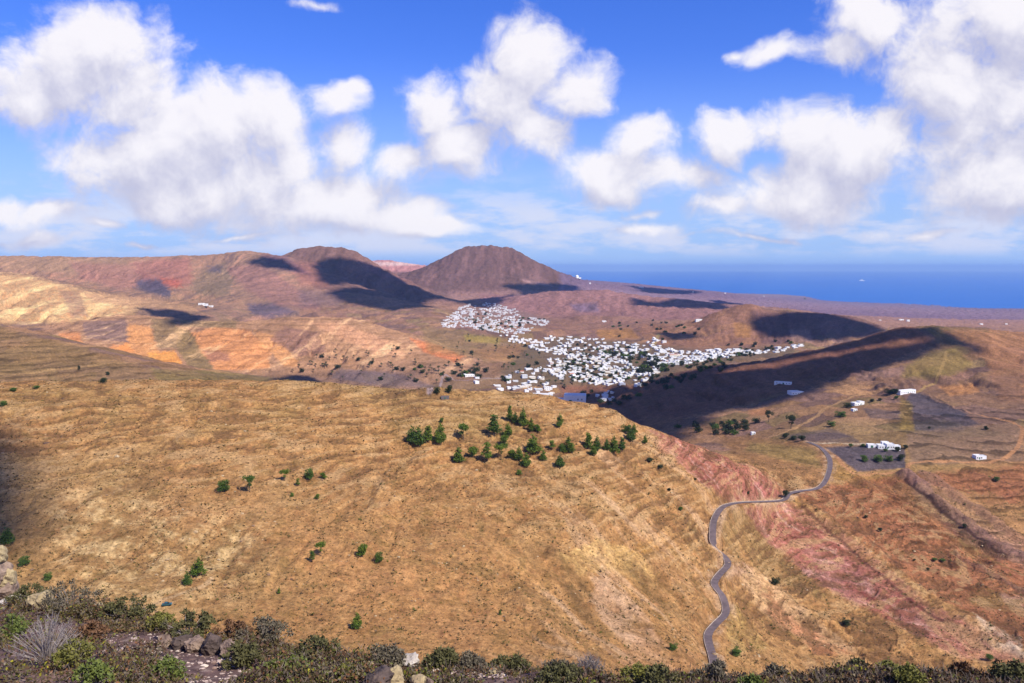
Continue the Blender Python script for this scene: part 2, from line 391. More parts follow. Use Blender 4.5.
wv = ss(9.5, 3.8, rd); GZ = np.where(rd < 16, GZ * (1 - wv) + (rz - .12) * wv, GZ)

# ------------------------------------------------------------------ what the ground is made of (soil colours by region)
def proj(X, Y, Z):
    zz = (Z - CAM_Z); fy = Y * math.cos(PITCH) - zz * math.sin(PITCH); fz = Y * math.sin(PITCH) + zz * math.cos(PITCH)
    return W_PX / 2 + F_PX * X / fy, H_PX / 2 - F_PX * fz / fy
PX, PY = proj(GX, GY, GZ)
ALB = 1.0
COLG = np.zeros(GZ.shape + (3,), np.float32)
N1 = fbm(GX, GY, 60, 5, 101, .6); N2 = fbm(GX, GY, 14, 4, 131, .6); N3 = fbm(GX, GY, 260, 4, 151)
N4 = fbm(GX, GY, 5, 3, 171, .7)
def mixc(col, m):
    """lay one soil colour over the present one with weight m"""
    global COLG
    COLG = COLG + (lin(col) - COLG) * m[..., None].astype(np.float32)
# depth bands: near hill, middle, valley, plain
COLG[:] = lin((192, 142, 87))
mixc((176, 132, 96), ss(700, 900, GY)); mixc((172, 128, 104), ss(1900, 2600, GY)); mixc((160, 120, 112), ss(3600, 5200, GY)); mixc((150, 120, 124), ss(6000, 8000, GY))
# large mottling
mixc((192, 150, 96), ss(.0, .5, N1) * .4 * ss(1100, 700, GY)); mixc((164, 118, 78), ss(.0, .5, -N1) * (.35 + .25 * ss(700, 900, GY)))
mixc((150, 128, 78), ss(.05, .45, N3) * .45 * ss(4000, 2500, GY)); mixc((140, 100, 92), ss(.05, .5, -N3) * .45 * ss(600, 1200, GY))

# small scale mosaic of dry grass, red earth and pale crust
N5 = fbm(GX, GY, 7, 4, 181, .65); nearm = ss(1000, 500, GY)
mixc((180, 114, 72), nearm * ss(.12, .36, N5) * .30); mixc((216, 172, 112), nearm * ss(.12, .36, -N5) * .26); mixc((134, 108, 58), nearm * ss(.12, .32, fbm(GX, GY, 11, 3, 187, .6)) * .38)

def inside(poly, soft=3., wob=4., y0=0, y1=1e9):
    """soft membership of the ground in a patch whose outline is given as sight lines"""
    P = np.array(poly, float); out = np.zeros(GZ.shape, np.float32)
    m = wob + soft + 2
    bb = (PX > P[:, 0].min() - m) & (PX < P[:, 0].max() + m) & (PY > P[:, 1].min() - m) & (PY < P[:, 1].max() + m) & (GY > y0) & (GY < y1)
    idx = np.where(bb)
    if len(idx[0]) == 0: return out
    x = PX[idx] + N2[idx] * wob * 1.6 + N1[idx] * wob; y = PY[idx] + N4[idx] * wob * .5 + N2[idx] * wob * .7
    d = np.full(x.shape, 1e9); ins = np.zeros(x.shape, bool)
    for k in range(len(P)):
        a = P[k]; c = P[(k + 1) % len(P)]; dx, dy = c - a
        t = np.clip(((x - a[0]) * dx + (y - a[1]) * dy) / (dx * dx + dy * dy + 1e-9), 0, 1)
        d = np.minimum(d, np.hypot(x - a[0] - t * dx, y - a[1] - t * dy))
        if dy != 0: ins ^= ((a[1] > y) != (c[1] > y)) & (x < dx * (y - a[1]) / dy + a[0])
    sd = np.where(ins, d, -d)
    out[idx] = ss(-soft, soft, sd); return out

# fields: angular plots with their own tint on the cultivated ground
def plots(sc, seed, rot):
    cr, sr = math.cos(rot), math.sin(rot)
    x = (GX * cr + GY * sr) / sc + fbm(GX, GY, sc * 4, 2, seed) * 1.2; y = (-GX * sr + GY * cr) / (sc * .62) + fbm(GX, GY, sc * 4, 2, seed + 5) * 1.2
    iy = np.floor(y); x = x + _hash(iy, iy * 0, seed + 9) * .8; ix = np.floor(x)
    fx = x - ix; fy = y - iy
    edge = np.minimum(np.minimum(fx, 1 - fx) * sc, np.minimum(fy, 1 - fy) * sc * .62)
    return _hash(ix, iy, seed), _hash(ix, iy, seed + 3), edge
PH, PH2, PE = plots(62, 11, .35)
mid = ss(760, 900, GY) * ss(3400, 2600, GY)
def shade(m, k):
    global COLG
    COLG = COLG * (1 + (k - 1) * m[..., None]).astype(np.float32)
mixc((126, 98, 96), (PH > .74) * .55 * mid); mixc((150, 130, 80), ((PH > .5) & (PH < .64)) * .5 * mid); mixc((186, 140, 92), (PH < .16) * .5 * mid)
shade((PH2 - .5) * mid, 1.5)
mixc((120, 92, 76), ss(2.4, .6, PE) * .45 * mid * (PH2 > .3))

R = inside
# ---- far ridges, left
back = R([(-700,240),(270,240),(300,262),(300,318),(0,330),(-700,340)], 4, 6, 2300)
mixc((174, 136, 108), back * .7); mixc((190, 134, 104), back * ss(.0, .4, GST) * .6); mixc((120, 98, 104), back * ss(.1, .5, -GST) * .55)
for poly, col, k in [
 ([(0,256),(150,258),(150,275),(0,270)], (190,150,112), .6),
 ([(70,262),(130,265),(170,285),(120,290),(80,278)], (186,128,112), .6),
 ([(130,262),(190,258),(190,285),(150,290)], (184,120,104), .7), ([(160,278),(182,280),(180,288),(165,287)], (200,108,84), .8),
 ([(133,288),(140,280),(158,279),(172,291),(170,298),(150,293)], (92,84,100), .9),
 ([(205,270),(225,262),(235,280),(228,296),(200,296),(190,285)], (136,116,92), .7), ([(207,267),(222,266),(222,272),(209,272)], (104,92,104), .8),
 ([(248,304),(275,303),(300,313),(270,318),(250,314)], (96,88,108), .75), ([(0,300),(10,303),(12,318),(0,322)], (98,90,100), .5),
 ([(225,268),(260,262),(300,290),(330,312),(280,306),(245,290)], (160,112,104), .6), ([(300,290),(345,292),(340,306),(300,305)], (130,108,110), .5)]:
    mixc(col, R(poly, 3, 5, 2300) * k)
cream = R([(-700,268),(-40,270),(30,276),(75,288),(150,304),(120,318),(60,323),(-40,324),(-700,330)], 3, 5, 1900)
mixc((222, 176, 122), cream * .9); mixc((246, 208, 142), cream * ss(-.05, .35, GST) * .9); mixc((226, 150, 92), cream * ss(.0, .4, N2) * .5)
mixc((150, 112, 98), R([(60,290),(80,292),(88,316),(72,318)], 2, 3, 1900) * .5)
mixc((208, 160, 116), R([(80,291),(130,296),(190,305),(200,312),(130,306),(95,302)], 2, 3, 1900) * .8)
# ---- volcano pair and the big cone
vol = R([(285,240),(360,242),(450,288),(450,300),(400,310),(330,300),(300,275)], 3, 4, 3200)
mixc((132, 98, 88), vol * .9); mixc((176, 116, 96), R([(290,262),(318,262),(330,288),(300,285)], 4, 4, 3200) * .6); mixc((150, 104, 98), R([(355,260),(400,275),(420,285),(380,278)], 3, 3, 3200) * .6)
mixc((120, 84, 96), R([(262,254),(285,254),(310,275),(270,268)], 3, 3, 3200) * .7)
cone = R([(380,282),(450,240),(525,240),(600,283),(540,290),(440,292)], 3, 3, 4600, 6700)
mixc((120, 87, 77), cone * .92); mixc((134, 98, 88), cone * ss(0, .35, GST) * .7); mixc((108, 82, 72), cone * ss(.0, .4, N3) * .4)
mixc((176, 136, 124), R([(520,279),(550,284),(556,287),(530,284)], 1, 1, 4400) * .8)
mixc((204, 140, 128), R([(340,255),(440,255),(440,272),(340,272)], 2, 2, 6600) * .9); mixc((236, 196, 180), R([(370,262),(420,262),(425,265),(375,266)], 1, 1, 6600) * .9)
# ---- plain and mounds
mixc((128, 104, 124), R([(560,272),(760,296),(1100,306),(1100,330),(760,315),(640,300),(560,292)], 3, 3, 4600) * .8)
mixc((156, 126, 134), R([(560,285),(700,297),(1024,312),(1024,318),(700,304),(560,292)], 2, 3, 4600) * .5)
mixc((158, 112, 106), R([(480,292),(600,287),(740,306),(700,322),(560,320),(480,306)], 4, 4, 3300, 4700) * .8)
mixc((112, 98, 122), R([(570,304),(596,303),(600,312),(576,312)], 2, 3, 3000) * .6)
mixc((150, 108, 92), R([(520,318),(580,314),(650,318),(650,340),(600,338),(540,330)], 4, 4, 2500, 3700) * .6)
mixc((194, 138, 76), R([(596,330),(630,328),(640,338),(600,340)], 2, 3, 2000) * .8)
# ---- middle orange hill
orng = R([(40,326),(110,312),(300,312),(360,316),(440,345),(490,364),(470,372),(380,370),(270,374),(180,376),(60,346)], 3, 3, 1350, 2150)
mixc((190, 142, 104), orng * .9)
for poly, col, k in [
 ([(128,324),(150,326),(158,350),(150,366),(110,350),(128,342)], (228,158,96), .85), ([(58,332),(80,332),(82,343),(60,340)], (226,146,88), .8),
 ([(148,352),(174,350),(186,370),(150,366)], (250,166,84), .95), ([(108,346),(128,343),(135,352),(112,352)], (240,150,80), .8),
 ([(190,334),(215,326),(250,330),(270,350),(270,368),(215,370),(200,352)], (232,156,96), .85), ([(255,330),(275,335),(290,352),(300,366),(285,366),(262,345)], (240,168,104), .7),
 ([(310,322),(340,322),(400,345),(405,358),(375,352),(340,338)], (226,166,122), .8), ([(410,338),(430,342),(465,356),(455,362),(425,352)], (226,134,84), .85),
 ([(82,322),(126,318),(128,342),(86,338)], (138,108,98), .8), ([(150,318),(176,320),(178,348),(158,348)], (150,122,84), .8), ([(176,326),(190,330),(214,370),(192,370),(178,350)], (148,122,78), .8),
 ([(180,316),(238,318),(236,328),(180,326)], (146,120,82), .7), ([(283,326),(320,332),(325,352),(300,356),(270,340)], (150,108,92), .75), ([(205,350),(228,352),(230,360),(208,362)], (150,104,96), .5)]:
    mixc(col, R(poly, 1.6, 3, 1300, 2200) * k)
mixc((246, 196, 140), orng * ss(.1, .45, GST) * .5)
# left shoulder between
sho = R([(-800,296),(-200,300),(0,326),(170,374),(300,383),(0,386),(-200,386),(-800,386)], 3, 4, 750, 1500)
mixc((166, 130, 84), sho * .7); mixc((142, 112, 70), sho * ss(0, .4, N1) * .6); mixc((188, 142, 98), sho * ss(.1, .4, -N1) * .5)
mixc((146, 126, 72), R([(150,368),(300,376),(380,372),(400,384),(160,382)], 2, 3, 900, 1500) * .6)
# ---- valley floor
mixc((160, 122, 96), R([(260,370),(500,360),(540,380),(400,400),(280,388)], 3, 4, 1000, 2000) * .6); mixc((104, 96, 108), R([(340,368),(400,374),(440,388),(380,386),(330,378)], 1.5, 3, 1000, 2000) * .5)
mixc((160, 130, 84), R([(420,325),(520,340),(545,352),(540,365),(430,352)], 3, 4, 1700, 3400) * .6); mixc((176, 150, 76), R([(464,334),(500,338),(500,344),(465,341)], 1.5, 2, 1700) * .8)
mixc((188, 124, 80), R([(470,350),(520,344),(530,356),(490,362)], 3, 3, 1700) * .3)
mixc((146, 96, 74), R([(560,384),(640,384),(760,350),(910,322),(940,345),(850,375),(760,400),(640,430),(560,410)], 4, 4, 900, 1800) * .85)
mixc((150, 98, 84), R([(716,374),(800,356),(860,345),(880,342),(820,362),(740,378)], 2, 3, 900, 2000) * .25)  # lit gap in the cloud shadow, painted as a paler strip
mixc((168, 118, 88), R([(640,318),(745,300),(780,315),(760,345),(660,350),(640,335)], 3, 4, 2200, 3100) * .7); mixc((206, 146, 84), R([(733,322),(752,325),(750,338),(735,336)], 2, 2, 2000) * .7)
mixc((128, 92, 88), R([(750,310),(880,315),(890,335),(760,345)], 3, 3, 2200, 3000) * .7); mixc((190, 150, 130), R([(790,330),(810,330),(812,342),(792,342)], 2, 2, 2000) * .5)
# ---- right hill and its farmland
mixc((184, 128, 88), R([(940,330),(1040,330),(1060,400),(1000,400),(985,360)], 3, 5, 900, 1900) * .8)
mixc((160, 132, 72), R([(930,352),(955,348),(975,365),(950,376),(900,378),(905,366)], 3, 3, 900, 1900) * .8)
mixc((150, 112, 88), R([(870,375),(960,380),(1024,372),(1024,412),(930,400)], 3, 3, 800, 1500) * .6)
mixc((212, 148, 92), R([(938,386),(975,384),(980,392),(950,396)], 1.5, 1.5, 800) * .85)
dk = (98, 88, 94)
for poly, k in [([(912,393),(922,393),(968,413),(960,418),(908,412),(905,400)], .9), ([(912,412),(962,412),(980,424),(955,432),(915,430)], .75), ([(862,408),(900,410),(905,420),(870,418)], .6),
                ([(824,447),(868,446),(905,448),(906,468),(858,472),(834,454)], .92), ([(785,436),(830,428),(852,436),(862,443),(810,442)], .5)]:
    mixc(dk, R(poly, 1.2, 1.2, 600, 1500) * k)
mixc((176, 142, 74), R([(900,395),(912,404),(912,430),(900,428)], 2, 2, 600) * .7)
mixc((152, 120, 96), R([(905,432),(1020,420),(1024,460),(912,464)], 2, 3, 600) * .7)
mixc((166, 126, 66), R([(834,458),(850,474),(905,474),(870,492),(835,488),(830,470)], 3, 3, 500) * .6)
mixc((168, 122, 78), R([(720,435),(800,442),(828,455),(824,478),(790,490),(740,462)], 3, 4, 500) * .8); mixc((156, 132, 74), R([(750,442),(815,448),(822,468),(790,462),(745,450)], 3, 4, 500) * .6)
mixc((172, 124, 84), R([(640,415),(760,425),(724,437),(650,430)], 3, 3, 800) * .5); mixc((212, 142, 92), R([(748,410),(770,408),(768,415),(750,416)], 1.5, 2, 700) * .6)
lowr = R([(790,490),(905,475),(1060,462),(1060,660),(1000,645),(880,560)], 4, 5, 450, 900)
mixc((182, 118, 80), lowr * .9); mixc((162, 130, 72), lowr * ss(.1, .4, N1) * .6); mixc((190, 116, 84), lowr * ss(.1, .4, -N1) * .3)
mixc((190, 140, 116), R([(905,475),(925,480),(1024,545),(1024,566),(970,540),(925,505)], 2, 5, 450) * .9); mixc((112, 76, 70), R([(905,482),(922,492),(935,503),(975,535),(1010,556),(1000,560),(960,538),(925,510)], 1.5, 3, 450) * .75)
mixc((206, 158, 130), R([(1000,590),(1024,598),(1024,610),(1005,602)], 1.5, 3, 450) * .7)
# ---- the near hill
hA = (GOWN == 0) & (GY < 720)
mixc((196, 152, 96), hA * ss(.05, .5, N3 + N1 * .5) * .6); mixc((170, 122, 76), hA * ss(.05, .6, -N2) * .25)
mixc((206, 142, 92), R([(60,480),(250,500),(420,560),(560,640),(500,670),(200,600),(60,560)], 30, 20, 280, 560) * .35 * ss(-.2, .4, N1))
mixc((224, 188, 130), R([(60,490),(140,500),(260,530),(240,600),(150,620),(60,580)], 25, 20, 280, 560) * .75 * ss(-.15, .45, N2 + N4 * .6))
mixc((164, 130, 76), R([(0,384),(420,384),(520,395),(600,430),(420,440),(120,430),(0,420)], 14, 12, 400, 720) * .5 * ss(-.2, .35, N1))
mixc((120, 84, 62), R([(80,388),(420,384),(640,425),(600,425),(430,412),(260,402),(100,400)], 8, 10, 400, 720) * .22 * ss(.06, .3, N2 + N4 * .6))
flank = R([(500,470),(640,430),(720,490),(715,660),(480,680),(560,580)], 25, 10, 300, 700)
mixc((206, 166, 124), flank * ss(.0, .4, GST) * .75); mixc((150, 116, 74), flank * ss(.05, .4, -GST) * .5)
for poly, col, k in [
 ([(560,560),(600,540),(640,555),(660,590),(610,570),(580,580)], (222,180,110), .6), ([(600,560),(640,610),(664,650),(620,640),(590,600)], (214,172,134), .6), ([(630,545),(650,540),(655,550),(635,555)], (232,170,86), .7),
 ([(650,432),(700,440),(760,470),(788,492),(784,499),(730,502),(700,480),(680,462)], (190,118,92), .92), ([(735,485),(770,482),(784,497),(738,501)], (186,112,108), .9), ([(652,436),(680,445),(684,466),(660,452)], (216,152,116), .8),
 ([(694,466),(712,476),(716,486),(704,482)], (104,52,50), .85), ([(724,478),(742,480),(748,492),(730,492)], (120,56,50), .8),
 ([(724,508),(750,508),(790,550),(830,600),(780,590),(740,560),(722,535)], (150,122,76), .7), ([(716,548),(760,590),(840,640),(800,662),(720,660),(732,610)], (190,144,92), .5),
 ([(742,507),(790,503),(830,536),(880,575),(930,612),(900,625),(850,600),(800,570),(762,535)], (178,108,92), .95), ([(790,505),(840,530),(905,585),(930,610),(880,580),(830,545)], (196,136,104), .8),
 ([(815,555),(850,560),(880,595),(860,606),(820,582)], (206,150,136), .95), ([(742,510),(760,510),(775,530),(768,538)], (214,160,132), .7), ([(795,540),(812,545),(850,590),(836,592)], (216,166,148), .7), ([(838,548),(878,582),(900,606),(870,592)], (128,72,66), .5),
 ([(870,580),(940,615),(1010,645),(1024,662),(960,660),(900,620)], (200,138,112), .8), ([(980,620),(1020,638),(1024,660),(978,644)], (232,202,168), .85), ([(905,600),(925,620),(935,632),(915,622)], (226,190,170), .7),
 ([(735,562),(770,580),(820,625),(860,655),(800,640),(760,610)], (224,178,128), .85), ([(766,588),(790,615),(850,655),(820,655),(775,620)], (208,136,94), .7), ([(730,560),(750,565),(755,580),(738,575)], (214,170,136), .7),
 ([(640,640),(700,655),(700,672),(600,672)], (180,130,88), .5), ([(720,600),(740,605),(770,650),(730,655)], (176,150,84), .5)]:
    mm = R(poly, 3, 8, 280, 700); mixc(col, mm * k * np.clip(.72 + N2 * 1.1 + N4 * .6, 0, 1))
scar = np.clip(R([(742,507),(790,503),(830,536),(880,575),(930,612),(1010,645),(960,655),(900,625),(850,600),(800,570),(762,535)], 4, 6, 280, 700) + R([(650,432),(700,440),(760,470),(788,492),(784,499),(730,502),(700,480),(680,462)], 3, 6, 280, 700), 0, 1)
mixc((184, 114, 96), scar * .62)
N6 = fbm(GX * .78 + GY * .63, (GY * .78 - GX * .63) * .25, 7, 4, 191, .6)
mixc((138, 66, 58), scar * ss(.10, .34, N6) * .65); mixc((226, 176, 154), scar * ss(.14, .36, -N6) * .6); mixc((150, 118, 70), scar * ss(.15, .35, N2) * .5)
GZ += scar * N6 * 2.2 * ss(8, 14, rd)
# contour terraces (banks of dry stone)
ter = np.clip(R([(880,400),(1060,390),(1060,620),(980,610),(860,520),(905,474)], 6, 5, 450, 1500) * .9 + sho * .7 + orng * .45 + R([(-50,275),(150,300),(130,322),(-50,322)], 3, 3, 1900) * .4
              + R([(800,560),(880,580),(860,660),(760,650)], 6, 6, 350, 620) * .35 + R([(640,318),(740,306),(760,340),(660,350)], 3, 3, 2000) * .3, 0, 1)
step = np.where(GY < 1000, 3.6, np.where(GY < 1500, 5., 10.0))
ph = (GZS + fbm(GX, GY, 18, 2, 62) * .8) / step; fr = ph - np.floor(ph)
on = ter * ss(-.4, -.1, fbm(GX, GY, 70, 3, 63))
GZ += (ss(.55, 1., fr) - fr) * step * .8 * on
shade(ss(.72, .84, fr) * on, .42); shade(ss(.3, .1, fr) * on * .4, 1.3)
# streaks running down every slope, and fine mottling
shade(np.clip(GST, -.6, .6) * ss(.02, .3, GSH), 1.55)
shade(np.clip(N4, -.6, .6), 1.35); shade(np.clip(N2, -.6, .6), 1.3)

# thin rock strata that crop out along the upper near hill
sa = fbm(GX, GZS * 11, 26, 4, 93, .6) * 1.3 + fbm(GX, GY, 60, 3, 94) * .5
stm = hA * ss(.30, .6, GSH) * ss(.10, .24, sa); mixc((124, 88, 58), stm * .62); GZ -= stm * .9
sb = hA * ss(.25, .5, GSH) * ss(.12, .3, -sa); mixc((214, 172, 118), sb * .5)
# tracks
TR = [
 ([(808,442),(824,443.5),(850,444),(880,444.5)], 2.4, (222,196,160), .95),
 ([(834,455),(843,465),(852,473),(868,474.5),(884,474),(900,472.5),(907,470),(909.5,464),(922,462),(945,461.5),(972,462),(992,461.5),(1008,456),(1017,448),(1021,438),(1022,428),(1012,422),(995,418),(970,413)], 2.6, (206,148,100), .9),
 ([(970,413),(940,402),(915,393)], 2., (196,150,120), .6),
 ([(770,437),(785,432),(800,425),(814,417),(824,409),(836,404),(848,399),(864,395)], 3.5, (206,160,110), .85),
 ([(915,392),(930,385),(938,376),(944,362),(946,352)], 3., (196,158,96), .7),
 ([(640,350),(655,352)], 3, (200,170,110), .3), ([(648,352),(655,342),(659,334)], 8, (206,176,112), .8),
 ([(150,607),(168,598),(186,592),(204,586),(212,578)], 1.6, (224,184,134), .7),
 ([(0,374),(20,374),(50,370),(90,366),(140,362)], 4, (210,166,110), .55), ([(160,372),(176,374),(196,376)], 3, (90,64,52), .7),
 ([(500,378),(460,380),(440,386),(430,392)], 3.5, (188,164,160), .7), ([(470,383),(500,376),(530,371)], 3.5, (180,150,120), .6),
 ([(905,477),(880,470),(866,480),(884,500)], 1.4, (196,144,92), .4)]
for pts, wd, col, k in TR:
    L = smooth_line([pick(*q) for q in pts], 5); d, _ = line_dist(GX, GY, L, wd * 3 + 10)
    mixc(col, ss(wd, wd * .5, d) * k)
# rock bands and small crests standing out of the slope
for pts, hh_, wd, col in [([(905,476),(922,489),(938,502),(955,516),(975,531),(1000,546),(1030,560)], 9, 11, (150,112,100)), ([(925,474),(950,492),(980,512),(1010,532),(1040,548)], 5, 10, (176,130,104)),
                     ([(795,497),(830,520),(870,550),(905,582),(940,607),(985,634),(1030,655)], 7, 16, None), ([(730,556),(765,585),(800,612),(850,645),(890,668)], 5, 12, None), ([(560,560),(610,590),(650,630),(690,665)], 6, 14, None), ([(600,520),(650,560),(690,600)], 5, 13, None),
                     ([(960,560),(990,575),(1030,596)], 4, 7, (150,106,86)), ([(690,458),(715,474),(745,486)], 5, 8, None), ([(520,600),(560,640),(590,670)], 5, 13, None), ([(860,480),(900,520),(950,548),(1000,580)], 4, 12, None)]:
    L = smooth_line([pick(*q) for q in pts], 5); d, _ = line_dist(GX, GY, L, wd * 2.5); away = ss(8, 22, rd)
    prof_ = ss(0, 1, np.clip(1 - d / (wd * (1.1 + N2 * .4)), 0, 1)); GZ += prof_ * hh_ * away * .62 * np.clip(.8 + N1 * 1.6 + N2 * .35 + N4 * .25, 0, 2)
    if col: mixc(col, ss(0, .5, prof_) * .6)
# walls / banks along plots; first, the rock band's shadow painted as a dark line
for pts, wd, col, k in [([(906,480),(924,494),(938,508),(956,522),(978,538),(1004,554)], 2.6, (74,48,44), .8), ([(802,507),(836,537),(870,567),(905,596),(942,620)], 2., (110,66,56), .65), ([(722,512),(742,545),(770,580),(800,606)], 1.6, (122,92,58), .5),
                        ([(916,394),(940,403),(968,413)], 1.5, (60,50,60), .8), ([(967,471),(985,476),(1010,484),(1030,490)], 1.6, (110,74,60), .7), ([(960,540),(985,556),(1024,575)], 1.6, (150,120,70), .7),
                        ([(945,560),(975,570),(1010,585),(1030,592)], 1.5, (110,76,62), .7), ([(795,495),(830,515),(870,540),(900,565)], 2.2, (122,86,62), .6)]:
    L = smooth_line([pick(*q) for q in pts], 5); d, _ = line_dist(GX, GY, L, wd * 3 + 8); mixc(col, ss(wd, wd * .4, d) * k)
# soils of the middle distance are darker than the near hill
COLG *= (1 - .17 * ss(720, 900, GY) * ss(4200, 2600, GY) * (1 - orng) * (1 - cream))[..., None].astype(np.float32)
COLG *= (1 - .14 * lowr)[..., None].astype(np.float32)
# cut earth beside the road
mixc((214, 174, 134), ss(7.5, 4., rd) * .75 * ss(-.15, .25, N2 + N1 * .5))
# village ground, dull grey brown between the houses
vil = R([(500,372),(530,345),(560,336),(640,343),(700,350),(800,346),(790,356),(690,368),(640,385),(520,386)], 3, 3, 1350, 2900)
mixc((112, 94, 74), vil * .8)
mixc((130, 108, 104), R([(440,327),(462,306),(495,304),(551,319),(530,342)], 2, 2, 2800) * .5)
# greyish beach and sea bed
mixc((150, 140, 132), (GZ < 4) & (GY > 9000))
GZ = np.where((GY > 8500) & (GZS < 9), -3., np.where(GY > 8500, np.maximum(GZ, 1.5), GZ))
COLG = np.clip(COLG, .004, .9)

def grid_mesh(name, V, nr, nc, mat, col=None, smooth=True, flip=False):
    me = bpy.data.meshes.new(name); nv = nr * nc
    me.vertices.add(nv); me.vertices.foreach_set('co', np.ascontiguousarray(V, np.float32).ravel())
    a = (np.arange(nr - 1)[:, None] * nc + np.arange(nc - 1)[None, :]).ravel()
    q = np.stack([a, a + 1, a + nc + 1, a + nc], 1)
    if flip: q = q[:, ::-1]
    nf = len(q); me.loops.add(nf * 4); me.loops.foreach_set('vertex_index', np.ascontiguousarray(q, np.int32).ravel())
    me.polygons.add(nf); me.polygons.foreach_set('loop_start', np.arange(0, nf * 4, 4, dtype=np.int32))
    me.polygons.foreach_set('use_smooth', np.full(nf, smooth))
    me.update(calc_edges=True)
    if col is not None:
        at = me.attributes.new('soil', 'FLOAT_COLOR', 'POINT')
        c4 = np.ones((nv, 4), np.float32); c4[:, :3] = col.reshape(-1, 3); at.data.foreach_set('color', c4.ravel())
    me.materials.append(mat); o = bpy.data.objects.new(name, me); C.objects.link(o); return o

# ------------------------------------------------------------------ materials
def mat(name, col, rough=.9, var=.25, scale=3., spec=.2, bump=0., coord='Object', col2=None):
    m = bpy.data.materials.new(name); m.use_nodes = True; nt = m.node_tree; N, L = nt.nodes, nt.links
    b = N['Principled BSDF']; b.inputs['Roughness'].default_value = rough; b.inputs['Specular IOR Level'].default_value = spec
    tc = N.new('ShaderNodeTexCoord'); n = N.new('ShaderNodeTexNoise'); n.inputs['Scale'].default_value = scale; n.inputs['Detail'].default_value = 5
    L.new(tc.outputs[coord], n.inputs['Vector'])
    mx = N.new('ShaderNodeMix'); mx.data_type = 'RGBA'
    c = np.array(col[:3]); c2 = np.array(col2[:3]) if col2 is not None else c * (1 - var)
    a = c if col2 is not None else c * (1 + var)
    mr = N.new('ShaderNodeMapRange'); mr.inputs[1].default_value = .3; mr.inputs[2].default_value = .7; L.new(n.outputs[0], mr.inputs[0])
    mx.inputs[6].default_value = (*np.clip(c2, 0, 1), 1); mx.inputs[7].default_value = (*np.clip(a, 0, 1), 1)
    L.new(mr.outputs[0], mx.inputs[0]); L.new(mx.outputs[2], b.inputs['Base Color'])
    if bump:
        bp = N.new('ShaderNodeBump'); bp.inputs['Strength'].default_value = bump; bp.inputs['Distance'].default_value = .05
        L.new(n.outputs[0], bp.inputs['Height']); L.new(bp.outputs[0], b.inputs['Normal'])
    return m

def soil_mat():
    m = bpy.data.materials.new('volcanic_soil'); m.use_nodes = True; nt = m.node_tree; N, L = nt.nodes, nt.links
    b = N['Principled BSDF']; b.inputs['Roughness'].default_value = .95; b.inputs['Specular IOR Level'].default_value = .05
    at = N.new('ShaderNodeAttribute'); at.attribute_name = 'soil'
    geo = N.new('ShaderNodeNewGeometry')
    def noise(sc, det, rough=.6):
        n = N.new('ShaderNodeTexNoise'); n.inputs['Scale'].default_value = sc; n.inputs['Detail'].default_value = det; n.inputs['Roughness'].default_value = rough
        L.new(geo.outputs['Position'], n.inputs['Vector']); return n
    n1 = noise(.42, 8, .78); n2 = noise(.09, 6, .65); n3 = noise(.8, 6, .75)
    def mr(src, a, c, lo_, hi):
        r = N.new('ShaderNodeMapRange'); r.inputs[1].default_value = a; r.inputs[2].default_value = c; r.inputs[3].default_value = lo_; r.inputs[4].default_value = hi
        L.new(src, r.inputs[0]); return r
    k = mr(n1.outputs[0], .36, .64, .58, 1.38)
    sc = N.new('ShaderNodeVectorMath'); sc.operation = 'SCALE'; L.new(at.outputs['Color'], sc.inputs[0]); L.new(k.outputs[0], sc.inputs['Scale'])
    # dry tufts and stones: dark and pale specks
    mx = N.new('ShaderNodeMix'); mx.data_type = 'RGBA'; mx.inputs[7].default_value = (.085, .070, .035, 1)
    d = mr(n3.outputs[0], .55, .62, 0, .72); L.new(d.outputs[0], mx.inputs[0]); L.new(sc.outputs[0], mx.inputs[6])
    mx2 = N.new('ShaderNodeMix'); mx2.data_type = 'RGBA'; mx2.blend_type = 'MULTIPLY'; mx2.inputs[7].default_value = (.66, .60, .52, 1)
    d2 = mr(n2.outputs[0], .52, .66, 0, .5); L.new(d2.outputs[0], mx2.inputs[0]); L.new(mx.outputs[2], mx2.inputs[6])
    L.new(mx2.outputs[2], b.inputs['Base Color'])
    bp = N.new('ShaderNodeBump'); bp.inputs['Strength'].default_value = .9; bp.inputs['Distance'].default_value = 1.5
    L.new(n1.outputs[0], bp.inputs['Height']); L.new(bp.outputs[0], b.inputs['Normal'])
    return m
SOIL = soil_mat()
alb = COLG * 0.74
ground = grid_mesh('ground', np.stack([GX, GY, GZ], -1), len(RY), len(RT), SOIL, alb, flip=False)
tag(ground, kind='structure')

